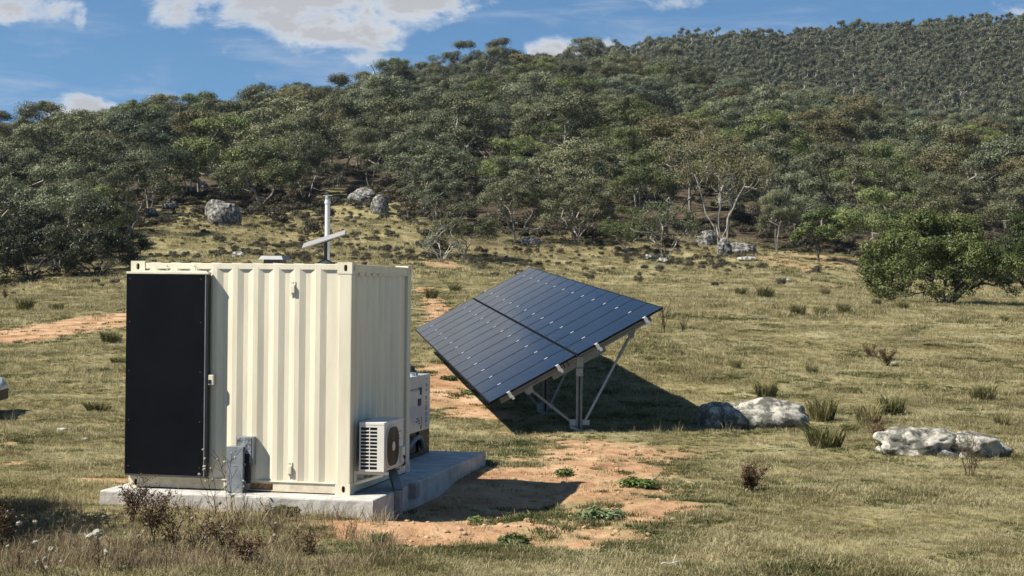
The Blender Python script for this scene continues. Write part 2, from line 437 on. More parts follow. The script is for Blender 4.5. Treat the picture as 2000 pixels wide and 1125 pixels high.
def ground_mat():
    m = bpy.data.materials.new('paddock_ground'); m.use_nodes = True
    nt = m.node_tree; N, Lk = nt.nodes.new, nt.links.new
    b = nt.nodes['Principled BSDF']; b.inputs['Roughness'].default_value = 1.0; b.inputs['Specular IOR Level'].default_value = .05
    geo = N('ShaderNodeNewGeometry')
    def noise(s, d=4, r=.62):
        n = N('ShaderNodeTexNoise'); n.inputs['Scale'].default_value = s; n.inputs['Detail'].default_value = d; n.inputs['Roughness'].default_value = r
        Lk(geo.outputs['Position'], n.inputs['Vector']); return n.outputs['Fac']
    def ramp(sock, st):
        cr = N('ShaderNodeValToRGB'); e = cr.color_ramp.elements
        while len(e) < len(st): e.new(.5)
        for i, (p, c) in enumerate(st): e[i].position = p; e[i].color = (*c, 1)
        Lk(sock, cr.inputs[0]); return cr.outputs[0]
    def mix(f, a, c):
        x = N('ShaderNodeMix'); x.data_type = 'RGBA'; Lk(f, x.inputs['Factor']); Lk(a, x.inputs['A']); Lk(c, x.inputs['B']); return x.outputs['Result']
    def mr(sock, a, c, lo=0.0, hi=1.0):
        x = N('ShaderNodeMapRange'); Lk(sock, x.inputs[0])
        for i, q in enumerate((a, c, lo, hi)): x.inputs[i + 1].default_value = q
        return x.outputs[0]
    def ma(op, a, c):
        q = N('ShaderNodeMath'); q.operation = op
        for i, w in enumerate((a, c)):
            if isinstance(w, (int, float)): q.inputs[i].default_value = w
            else: Lk(w, q.inputs[i])
        return q.outputs[0]
    straw = ramp(noise(.55), GRASS_RAMP)
    thatch = ramp(noise(9, 4, .7), [(.30, (.055, .048, .024)), (.50, (.14, .12, .055)), (.70, (.26, .22, .11))])
    base = mix(ma('MULTIPLY', noise(2.1), .9), straw, thatch)
    brown = ramp(noise(.18), [(.35, (.14, .105, .058)), (.65, (.29, .23, .11))])
    base = mix(mr(noise(.09, 3), .42, .68, 0, .55), base, brown)
    soil = ramp(noise(.9, 6, .72), [(.32, (.23, .120, .060)), (.50, (.38, .230, .126)), (.70, (.54, .37, .235))])
    a1 = N('ShaderNodeAttribute'); a1.attribute_name = 'dirt'
    dm = mr(ma('ADD', a1.outputs['Fac'], ma('MULTIPLY', ma('SUBTRACT', noise(4.5, 6, .75), .5), 1.6)), .34, .66)
    base = mix(dm, base, soil)
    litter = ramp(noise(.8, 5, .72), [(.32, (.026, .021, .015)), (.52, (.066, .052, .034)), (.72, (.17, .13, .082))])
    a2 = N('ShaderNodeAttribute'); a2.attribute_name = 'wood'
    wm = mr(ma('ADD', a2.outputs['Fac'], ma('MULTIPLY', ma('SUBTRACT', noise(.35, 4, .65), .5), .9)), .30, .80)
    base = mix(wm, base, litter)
    Lk(base, b.inputs['Base Color'])
    bp = N('ShaderNodeBump'); bp.inputs['Strength'].default_value = .9; bp.inputs['Distance'].default_value = .06
    Lk(noise(7, 5, .7), bp.inputs['Height']); Lk(bp.outputs[0], b.inputs['Normal'])
    return m
M['ground'] = ground_mat()

# ------------------------------------------------------------------ terrain
def ctl():
    P = []
    for X in (-40, -16, -6, 0, 6, 16, 40):
        P += [(X, -10, .9), (X, 2, .65), (X, 11, .06), (X, 18, 0), (X, 25, 0), (X, 31, 0.0)]
    P += [(-22, 45, .45), (-8, 45, .75), (-2, 45, .95), (6, 45, .70), (14, 45, .5), (30, 45, .4)]
    for (px, py, Y) in [(-400, 585, 70), (0, 600, 70), (500, 588, 70), (1000, 578, 70), (1500, 585, 70), (2000, 602, 70), (2500, 610, 70),
                        (-400, 560, 100), (0, 558, 100), (300, 545, 100), (600, 528, 100), (1000, 532, 100), (1400, 540, 100), (1700, 570, 98), (1850, 590, 96), (2000, 592, 96), (2500, 595, 96),
                        (2000, 566, 115), (1850, 560, 118), (2400, 575, 115),
                        (-400, 520, 135), (0, 505, 135), (250, 475, 130), (500, 468, 130), (750, 472, 130), (1000, 492, 130), (1300, 503, 128), (1600, 508, 128),
                        (1800, 535, 135), (2000, 540, 140), (2500, 545, 140),
                        (0, 440, 180), (250, 405, 175), (500, 400, 175), (700, 385, 175), (900, 400, 175), (1200, 430, 175), (1500, 440, 170), (1800, 470, 180), (2100, 480, 180), (-400, 460, 180),
                        (-400, 370, 260), (0, 360, 250), (250, 320, 250), (500, 310, 250), (1000, 300, 250), (1300, 310, 250), (1500, 330, 245), (1700, 370, 240), (2000, 390, 240), (2500, 400, 240),
                        (0, 348, 320), (500, 292, 330), (1000, 232, 320), (1250, 240, 320), (1480, 275, 310), (1700, 305, 305), (2000, 330, 300), (2500, 330, 300),
                        (-500, 340, 420), (0, 320, 420), (250, 300, 420), (500, 264, 410), (740, 233, 405), (850, 190, 400), (1000, 166, 400), (1120, 176, 400), (1250, 185, 400), (1480, 246, 375), (1650, 295, 350), (1850, 305, 345), (2000, 312, 340), (2500, 310, 345),
                        (-500, 365, 520), (0, 350, 520), (500, 300, 520), (1000, 215, 520), (1300, 245, 520), (1600, 300, 500), (2000, 300, 480), (2500, 290, 480),
                        (1150, 185, 640), (1400, 190, 630), (1700, 195, 620), (2000, 190, 600), (2500, 180, 600),
                        (0, 330, 800), (700, 230, 800), (1000, 165, 800), (1200, 138, 800), (1400, 104, 800), (1700, 88, 780), (2000, 76, 760), (2500, 48, 760),
                        (0, 380, 1150), (1000, 230, 1150), (1500, 180, 1150), (2000, 150, 1150), (2500, 140, 1150)]:
        d = px_dir(px, py); t = Y / d[1]
        P.append((d[0] * t, Y, CAM_H + d[2] * t))
    return np.array(P)
CTL = ctl()
WARP = lambda x, y: (x / 100.0, np.sign(y) * np.log1p(np.abs(y) / 40.0) * 1.6)
def tps_fit():
    a, b = WARP(CTL[:, 0], CTL[:, 1])
    n = len(a)
    r2 = (a[:, None] - a[None]) ** 2 + (b[:, None] - b[None]) ** 2
    K = .5 * r2 * np.log(r2 + 1e-9) + np.eye(n) * 2e-5
    Q = np.stack([np.ones(n), a, b], 1)
    A = np.block([[K, Q], [Q.T, np.zeros((3, 3))]])
    return np.linalg.solve(A, np.concatenate([CTL[:, 2], np.zeros(3)])), a, b
TW, TA, TB = tps_fit()
def base_z(x, y):
    x = np.asarray(x, float); y = np.asarray(y, float); sh = x.shape
    a, b = WARP(x.ravel(), y.ravel())
    out = np.empty(len(a))
    for s in range(0, len(a), 20000):
        aa, bb = a[s:s + 20000], b[s:s + 20000]
        r2 = (aa[:, None] - TA[None]) ** 2 + (bb[:, None] - TB[None]) ** 2
        out[s:s + 20000] = (.5 * r2 * np.log(r2 + 1e-9)) @ TW[:-3] + TW[-3] + TW[-2] * aa + TW[-1] * bb
    return out.reshape(sh)
# container frame: corner nearest the camera on the right, yaw, size
CB = np.array([-1.7786, 17.935]); CYAW = -.2085; CW, CD, CH = 2.645, 2.48, 2.591
DX = np.array([math.cos(CYAW), math.sin(CYAW)]); DN = np.array([-math.sin(CYAW), math.cos(CYAW)])
CA = CB - DX * CW
def loc_xy(x, y):
    rx, ry = x - CA[0], y - CA[1]
    return rx * DX[0] + ry * DX[1], rx * DN[0] + ry * DN[1]
def pix_xy(px, py):
    d = px_dir(px, py)
    Y = np.exp(np.linspace(math.log(9), math.log(1100), 1400))
    z = CAM_H + d[2] / d[1] * Y
    g = ground_z(Y * d[0] / d[1], Y)
    k = np.argmax(z < g)
    if k == 0: k = len(Y) - 1
    t = (z[k - 1] - g[k - 1]) / ((z[k - 1] - g[k - 1]) - (z[k] - g[k]) + 1e-12)
    yy = Y[k - 1] + t * (Y[k] - Y[k - 1])
    return yy * d[0] / d[1], yy
def ground_z(x, y):
    x = np.asarray(x, float); y = np.asarray(y, float)
    z = base_z(x, y)
    near = np.clip((70 - y) / 40, 0, 1) * np.clip((y - 5) / 6, 0, 1)
    bump = (fbm(x * .8, y * .8, oct=3, seed=3) - .5) * .16 + (fbm(x * 3.1, y * 3.1, oct=3, seed=5) - .5) * .05
    lx, ly = loc_xy(x, y)
    dx = np.maximum(np.maximum(-.45 - lx, lx - CW - .45), 0); dy = np.maximum(np.maximum(-.45 - ly, ly - 5.3), 0)
    padd = np.hypot(dx, dy)
    far = np.clip((y - 60) / 60, 0, 1)
    z = z + bump * near * np.clip(padd / 1.2, .15, 1)
    z = z + far * ((fbm(x * .05, y * .05, oct=3, seed=8) - .5) * 2.2 + (fbm(x * .22, y * .22, oct=3, seed=9) - .5) * .9)
    # low bank of spoil in front of the pad's right corner
    mx, my = -.9, 16.95
    z = z + .11 * np.exp(-(((x - mx) / 1.2) ** 2 + ((y - my) / .42) ** 2)) * (1 + .5 * (fbm(x * 5, y * 5, oct=3, seed=11) - .5))
    z = z + .085 * np.exp(-(((lx - .3) / 1.3) ** 2 + ((ly + .75) / .38) ** 2))
    # scraped hollow along the pad's right side
    z = z - .13 * np.exp(-((np.maximum(np.abs(lx - CW - 1.05) - .45, 0) / .55) ** 2 + (np.maximum(np.abs(ly - 1.3) - 1.2, 0) / .7) ** 2))
    return z
# bare orange earth
def seg_d(x, y, a, b):
    a, b = np.array(a), np.array(b); ab = b - a
    t = np.clip(((x - a[0]) * ab[0] + (y - a[1]) * ab[1]) / (ab @ ab), 0, 1)
    return np.hypot(x - a[0] - t * ab[0], y - a[1] - t * ab[1])
def flat_xy(px, py):
    d = px_dir(px, py); t = -CAM_H / d[2]; return d[0] * t, d[1] * t
BLOBS = [((850, 960), (1080, 958), .55, 1.5), ((780, 1000), (900, 990), .4, 1.5), ((760, 1035), (850, 1050), .45, 1.3), ((760, 1010), (900, 1040), .55, 1.0), ((820, 1040), (1080, 1060), .40, .85), ((960, 930), (1130, 950), .75, 1.0), ((1150, 930), (1190, 880), .70, .95),
         ((1150, 960), (1230, 1010), .50, .66), ((1000, 1020), (1200, 1050), .40, .62), ((1240, 905), (1330, 880), .40, .55), ((1250, 1015), (1290, 990), .40, .75), ((1330, 940), (1420, 950), .35, .52),
         ((1145, 862), (1150, 900), .35, .95), ((900, 775), (930, 815), .60, .80), ((860, 760), (850, 800), .5, .75), ((850, 690), (930, 740), .45, .80), ((830, 660), (870, 720), .38, .85),
         ((100, 940), (230, 940), .14, .95), ((230, 993), (300, 985), .12, .8), ((0, 868), (20, 865), .12, .8), ((440, 1003), (470, 1000), .12, .8), ((545, 1015), (590, 1018), .1, .8), ((10, 905), (40, 905), .1, .75),
         ((980, 840), (1090, 850), .3, .55)]
BLOBW = [(flat_xy(*a), flat_xy(*b), r, s) for a, b, r, s in BLOBS]
TRACK = None
def dirt_mask(x, y):
    m = np.zeros_like(x)
    for a, b, r, s in BLOBW:
        d = seg_d(x, y, a, b)
        m = np.maximum(m, s * np.clip(1.10 - d / (r * 2.5), 0, 1))
    if TRACK is not None:
        for i in range(len(TRACK) - 1):
            d = seg_d(x, y, TRACK[i], TRACK[i + 1])
            m = np.maximum(m, np.clip(1.35 - d / 2.2, 0, 1) * .95)
    for (cx, cy, r) in BARE:
        m = np.maximum(m, .50 * np.clip(1.3 - np.hypot(x - cx, (y - cy) * .45) / r, 0, 1))
    return np.clip(m + (fbm(x * 1.1, y * 1.1, oct=4, seed=21) - .5) * .35 * (m > .02), 0, 1)
BARE = []
TRACK = [pix_xy(-500, 690), pix_xy(-100, 668), pix_xy(0, 660), pix_xy(100, 645), pix_xy(200, 628), pix_xy(300, 612), pix_xy(420, 596)]
BARE = [(*pix_xy(1640, 507), 6.0), (*pix_xy(1530, 512), 4.0), (*pix_xy(850, 514), 3.5), (*pix_xy(1560, 527), 2.2), (*pix_xy(1660, 560), 2.0)]
# foot of the wood, as picture points of the ground, then as an XY line
TREELINE_PX = [(-300, 530), (0, 530), (255, 520), (275, 420), (400, 402), (500, 412), (600, 398), (700, 375), (790, 385), (825, 440), (880, 478), (1000, 474), (1100, 474), (1200, 490), (1300, 492), (1500, 492), (1600, 500), (1700, 512), (1800, 538), (1900, 545), (2000, 552), (2300, 555)]
TL = np.array([(p[0], pix_xy(*p)[1]) for p in TREELINE_PX])
def px_of(x, y): return 1000 + F_PX * x / np.maximum(y, 1e-3)
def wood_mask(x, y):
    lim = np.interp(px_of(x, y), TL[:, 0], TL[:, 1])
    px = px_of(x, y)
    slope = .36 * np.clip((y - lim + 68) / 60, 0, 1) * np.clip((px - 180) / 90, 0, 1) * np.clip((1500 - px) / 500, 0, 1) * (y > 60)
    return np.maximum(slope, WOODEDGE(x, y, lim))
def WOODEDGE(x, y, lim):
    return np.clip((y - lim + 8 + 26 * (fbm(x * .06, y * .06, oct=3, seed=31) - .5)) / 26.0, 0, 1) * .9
def build_ground():
    rows = np.exp(np.linspace(math.log(5), math.log(1250), 900))
    rows = np.concatenate([np.linspace(-12, 4.6, 12), rows])
    ang = np.concatenate([np.linspace(-1.6, -.42, 14), np.linspace(-.40, .40, 260), np.linspace(.42, 1.6, 14)])
    RX = np.maximum(rows, 9.0)[:, None] * ang[None, :]
    RY = np.repeat(rows[:, None], len(ang), 1)
    Z = ground_z(RX, RY)
    V = np.stack([RX.ravel(), RY.ravel(), Z.ravel()], 1)
    nr, nc = RX.shape
    i = np.arange(nr - 1)[:, None] * nc + np.arange(nc - 1)[None]
    Fq = np.stack([i, i + 1, i + nc + 1, i + nc], -1).reshape(-1, 4)
    me = mesh_np('ground', V, Fq, M['ground'], True, {'dirt': dirt_mask(RX, RY).ravel(), 'wood': wood_mask(RX, RY).ravel()})
    g = obj('ground', me); g['kind'] = 'structure'
    return g
build_ground()
def at(px, py, sink=0.0):
    x, y = pix_xy(px, py)
    return np.array([x, y, float(ground_z(np.array([x]), np.array([y]))[0]) - sink])
def gz(x, y): return float(ground_z(np.array([float(x)]), np.array([float(y)]))[0])

# ------------------------------------------------------------------ concrete pad
CROT = CYAW
def build_pad():
    bm = bmesh.new()
    x0, x1, y0, y1, z0, z1 = -.19, CW + .37, -.33, 5.17, -.12, .2
    nx, ny = 40, 70
    xs, ys = np.linspace(x0, x1, nx), np.linspace(y0, y1, ny)
    mb = MB()
    # top, rim and sides as one closed block with a softly chipped arris
    loops = []
    def ring(inset, z, seed, amp):
        pts = []
        per = [(x, y0 + inset) for x in np.linspace(x0 + inset, x1 - inset, 44)[:-1]] + [(x1 - inset, y) for y in np.linspace(y0 + inset, y1 - inset, 80)[:-1]] + \
              [(x, y1 - inset) for x in np.linspace(x1 - inset, x0 + inset, 44)[:-1]] + [(x0 + inset, y) for y in np.linspace(y1 - inset, y0 + inset, 80)[:-1]]
        r = rs(seed)
        for k, (x, y) in enumerate(per):
            q = (r.rand() - .5) * amp
            pts.append((x + q, y + (r.rand() - .5) * amp, z + (r.rand() - .5) * amp))
        return pts
    rings = [ring(0.0, z0, 1, .0), ring(.0, .06, 2, .008), ring(0, .13, 3, .008), ring(.0, z1 - .022, 4, .006), ring(.006, z1 - .007, 5, .003), ring(.022, z1, 6, 0.0)]
    n = len(rings[0]); vs = [p for r in rings for p in r]
    fs = [(i * n + k, i * n + (k + 1) % n, (i + 1) * n + (k + 1) % n, (i + 1) * n + k) for i in range(len(rings) - 1) for k in range(n)]
    fs += [tuple((len(rings) - 1) * n + k for k in range(n)), tuple(range(n))[::-1]]
    mb.add(vs, fs)
    o = mb.build('concrete_pad', M['concrete'], None, loc=(CA[0], CA[1], 0), rot=(0, 0, CROT))
    bm.free()
    return tag(o, 'thick pale concrete pad under the cream shipping container', 'concrete pad')
build_pad()

# ------------------------------------------------------------------ container
def corr(length, pitch, out, dep, flat=.056, slope=.068):
    """pressed steel wall profile: list of (u, depth)"""
    p, u = [(0, out)], .03
    while u + pitch < length - .01:
        p += [(u, out + dep), (u + slope, out), (u + slope + flat, out), (u + 2 * slope + flat, out + dep)]
        u += pitch
    p[0] = (0, out + dep); p.append((length, out + dep))
    return p
def holed(mb, to3, w, h, cu, cv, rw, rh, depth):
    """rectangular plate 0..w x 0..h with an oval hole and its throat"""
    n = 24
    outer, inner = [], []
    for k in range(n):
        a = 2 * math.pi * k / n
        c, s = math.cos(a), math.sin(a)
        t = min((w - cu if c > 0 else cu) / max(abs(c), 1e-6), (h - cv if s > 0 else cv) / max(abs(s), 1e-6))
        outer.append((cu + c * t, cv + s * t))
        pw = 3.0
        q = (abs(c) ** pw + abs(s) ** pw) ** (-1 / pw)
        inner.append((cu + c * q * rw, cv + s * q * rh))
    for cor in [(0, 0), (w, 0), (w, h), (0, h)]:
        k = min(range(n), key=lambda i: (outer[i][0] - cor[0]) ** 2 + (outer[i][1] - cor[1]) ** 2); outer[k] = cor
    vs = [to3(u, v, 0) for u, v in outer] + [to3(u, v, 0) for u, v in inner] + [to3(u, v, depth) for u, v in inner]
    fs = [(k, (k + 1) % n, n + (k + 1) % n, n + k) for k in range(n)] + [(n + k, n + (k + 1) % n, 2 * n + (k + 1) % n, 2 * n + k) for k in range(n)]
    mb.add(vs, fs)
def build_container():
    T = thing('shipping_container', 'cream corrugated steel shipping container on the concrete pad', 'container', (CA[0], CA[1], .2), CROT)
    W, D, H = CW, CD, CH
    cw, ch, cd = .172, .128, .172
    # pressed walls
    def wall(name, prof, to3, z0, z1):
        zs = [z0, z1]
        vs = [to3(u, d, z) for z in zs for u, d in prof]; n = len(prof)
        MB().add(vs, [(k, k + 1, n + k + 1, n + k) for k in range(n - 1)]).build(name, M['cream'], T)
    wall('front_wall', corr(W - .32, .2455, .004, .021), lambda u, d, z: (.16 + u, d, z), .125, H - .06)
    wall('right_wall', corr(D - .32, .2455, .004, .036, .06, .05), lambda u, d, z: (W - d, .16 + u, z), .125, H - .09)
    wall('rear_wall', corr(W - .32, .2455, .004, .021), lambda u, d, z: (W - .16 - u, D - d, z), .125, H - .06)
    wall('left_wall', corr(D - .32, .2455, .004, .021), lambda u, d, z: (d, D - .16 - u, z), .125, H - .09)
    # roof sheet with ridges running front to back
    prof = corr(W - .1, .2455, 0, .022, .11, .03)
    vs = [(.05 + u, y, H - .010 - d) for y in (.045, D - .045) for u, d in prof]; n = len(prof)
    MB().add(vs, [(k, k + 1, n + k + 1, n + k) for k in range(n - 1)]).build('roof_sheet', M['cream'], T)
    # posts, rails
    for (x0, y0) in ((0, 0), (W - .16, 0), (0, D - .16), (W - .16, D - .16)):
        MB().box(x0 + .004, x0 + .156, y0 + .004, y0 + .156, ch - .002, H - ch + .002).build('corner_post', M['cream'], T, bevel=.012)
    for y in (.006, D - .066):
        MB().box(cw, W - cw, y, y + .06, H - .088, H - .020).build('top_rail', M['cream'], T, bevel=.008)
        if y > 1: MB().box(cw, W - cw, y, y + .06, .012, .125).build('bottom_rail', M['cream'], T, bevel=.006)
    for x in (.006, W - .066):
        MB().box(x, x + .06, cd, D - cd, H - .112, H - .020).build('top_rail', M['cream'], T, bevel=.008)
        MB().box(x, x + .06, cd, D - cd, .012, .135).build('bottom_rail', M['cream'], T, bevel=.006)
    # front sill: rail split by the fork pocket, folded lip on top
    MB().box(cw, 1.46, .008, .066, .012, .118).box(1.74, W - cw, .008, .066, .012, .118).box(1.46, 1.74, .008, .066, .098, .118).box(1.46, 1.74, .008, .066, .012, .026) \
        .build('bottom_rail', M['cream_dirty'], T, bevel=.004)
    MB().box(cw, W - cw, -.004, .05, .118, .132).build('sill_lip', M['cream'], T, bevel=.003)
    pk = MB().box(1.452, 1.748, .066, .30, .010, .120).build('fork_pocket', M['rubber'], T)
    r = rs(5)
    vs, fs = [], []
    nx, nz = 14, 5
    for k in range(nz):
        for i in range(nx):
            u = i / (nx - 1); v = k / (nz - 1)
            hh = .030 + .040 * v * (.7 + .5 * abs(math.sin(u * 7)) + .25 * r.rand())
            vs.append((1.466 + .268 * u, .030 + .020 * r.rand() + .02 * abs(u - .5), .027 + (hh - .02) * v * 1.5))
    fs = [(k * nx + i, k * nx + i + 1, (k + 1) * nx + i + 1, (k + 1) * nx + i) for k in range(nz - 1) for i in range(nx - 1)]
    MB().add(vs, fs).build('foam_plug', M['orange'], T)
    # eight corner castings with oval apertures
    for (sx, sy) in ((0, 0), (1, 0), (0, 1), (1, 1)):
        for top in (0, 1):
            z0 = H - ch if top else 0.0
            x0 = 0 if not sx else W - cw
            y0 = 0 if not sy else D - cd
            mb = MB()
            e = .0
            fy = y0 if not sy else y0 + cd; sgy = 1 if not sy else -1
            fx = x0 if not sx else x0 + cw; sgx = 1 if not sx else -1
            holed(mb, lambda u, v, d: (x0 + u, fy + sgy * d, z0 + v), cw, ch, cw * .56 if sx else cw * .5, ch * .5, .020, .036, .03)
            holed(mb, lambda u, v, d: (fx + sgx * d, y0 + u, z0 + v), cd, ch, cd * .5, ch * .5, .020, .036, .03)
            by = y0 + cd if not sy else y0; bx = x0 + cw if not sx else x0
            mb.add([(x0, y0, z0), (x0 + cw, y0, z0), (x0 + cw, y0 + cd, z0), (x0, y0 + cd, z0)], [(0, 1, 2, 3)])
            mb.add([(x0, y0, z0 + ch), (x0 + cw, y0, z0 + ch), (x0 + cw, y0 + cd, z0 + ch), (x0, y0 + cd, z0 + ch)], [(0, 1, 2, 3)])
            mb.add([(x0, by, z0), (x0 + cw, by, z0), (x0 + cw, by, z0 + ch), (x0, by, z0 + ch)], [(0, 1, 2, 3)])
            mb.add([(bx, y0, z0), (bx, y0 + cd, z0), (bx, y0 + cd, z0 + ch), (bx, y0, z0 + ch)], [(0, 1, 2, 3)])
            mb.build('corner_casting', M['cream'], T)
    # black door leaf standing proud of the front wall
    P = bpy.data.objects.new('door', None); link(P, T); P.empty_display_size = .1
    x0, x1, z0, z1, yo = -.006, .985, .158, 2.462, -.098
    MB().box(x0 + .010, x1 - .014, yo + .010, yo + .075, z0 + .006, z1 - .004).build('door_core', M['door_frame'], P, bevel=.006)
    MB().box(x0, x1 - .040, yo, yo + .0098, z0 + .010, z1 - .022).build('black_sheet', M['black_panel'], P, bevel=.002)
    MB().box(x1 - .037, x1 - .026, yo + .0005, yo + .0098, z0 + .006, z1 - .020).build('edge_strip', M['galv_dull'], P)
    MB().box(x1 - .0235, x1, yo + .004, yo + .080, z0 + .002, z1 - .012).build('edge_strip', M['black'], P, bevel=.006)
    MB().box(x0 - .002, x1 + .002, yo - .004, yo + .09, z1 - .020, z1 + .006).build('top_flashing', M['cream'], P, bevel=.005)
    MB().box(x0, x1 - .04, yo - .002, yo + .09, z0 - .010, z0 + .008).build('bottom_flashing', M['door_frame'], P, bevel=.003)
    MB().box(x0 + .06, x1 - .05, -.032, .0, z0 - .02, z1 + .02).build('door_jamb', M['cream'], T)
    for z in (z0 + .10, z0 + .62, z0 + 1.18, z0 + 1.74, z1 - .075):
        for x in (x0 + .045, x1 - .085):
            MB().tube([(x, yo - .004, z), (x, yo + .002, z)], .0055, 8).build('bolt', M['cowl'], P)
    MB().box(x1 + .002, x1 + .066, yo + .012, yo + .055, 1.195, 1.31).build('latch', M['cream'], P, bevel=.008)
    MB().box(x1 + .010, x1 + .042, yo + .006, yo + .0115, 1.212, 1.255).build('latch_slot', M['black'], P)
    for x in (.455, .79):
        MB().tube([(x, -.02, H - .10), (x + .012, -.035, H - .072), (x + .002, -.038, H - .052), (x - .02, -.03, H - .050)], .009, 8).build('door_hook', M['cream_dirty'], T)
    # lashing brackets on the front wall
    for z in (2.29, .265):
        x = 1.955 if z > 1 else 1.94
        k = MB().box(x - .030, x + .030, -.004, .0038, z - .078, z + .082).build('bracket_plate', M['cream'], T, bevel=.002)
        MB().box(x - .020, x + .026, -.026, -.0045, z - .050, z + .045).build('bracket_lug', M['cream'], k, bevel=.009)
        for q in (.066, -.064): MB().tube([(x, -.008, z + q), (x, -.0035, z + q)], .006, 8).build('screw', M['galv_dull'], k)
    # head plate on the right wall
    MB().hexa([(W - .004, cd, H - .112), (W - .004, D - cd, H - .112), (W - .02, D - cd, H - .112), (W - .02, cd, H - .112)],
              [(W - .004, cd, H - .150), (W - .004, D - cd, H - .128), (W - .02, D - cd, H - .128), (W - .02, cd, H - .150)]).build('head_plate', M['cream'], T)
    return T
CONT = build_container()
def L(x, y, z):
    """container-local point to world"""
    p = CA + DX * x + DN * y
    return (p[0], p[1], .2 + z)

# galvanised cable duct and plate beside the door
def build_duct():
    T = thing('cable_duct', 'upright galvanised steel cable duct on the pad beside the black door', 'cable duct', L(1.255, -.155, 0), CROT)
    MB().box(0, .185, 0, .115, .002, .515).build('duct_body', M['galv_dull'], T, bevel=.004)
    MB().box(-.004, .189, -.006, .0, .0, .518).build('duct_cover', M['galv'], T, bevel=.002)
    MB().box(.075, .115, -.010, -.006, .305, .312).build('cover_slot', M['alu'], T)
    for z in (.10, .30, .46):
        MB().box(.189, .205, .03, .06, z, z + .03).build('clip', M['galv'], T, bevel=.003)
    MB().box(.185, .245, .06, .112, .10, .44).build('cable_bundle', M['rubber'], T, bevel=.02)
    T2 = thing('wall_plate', 'mottled galvanised cover box fixed to the cream wall behind the duct', 'cover box', L(1.335, -.085, .31), CROT)
    MB().box(0, .205, 0, .083, 0, .315).build('box_body', M['galv_dull'], T2, bevel=.006)
    MB().box(.008, .180, -.006, .0, .008, .307).build('box_lid', M['checker'], T2, bevel=.002)
    for q in (.03, .285): MB().tube([(.02, -.011, q), (.02, -.005, q)], .006, 8).build('screw', M['galv'], T2)
build_duct()

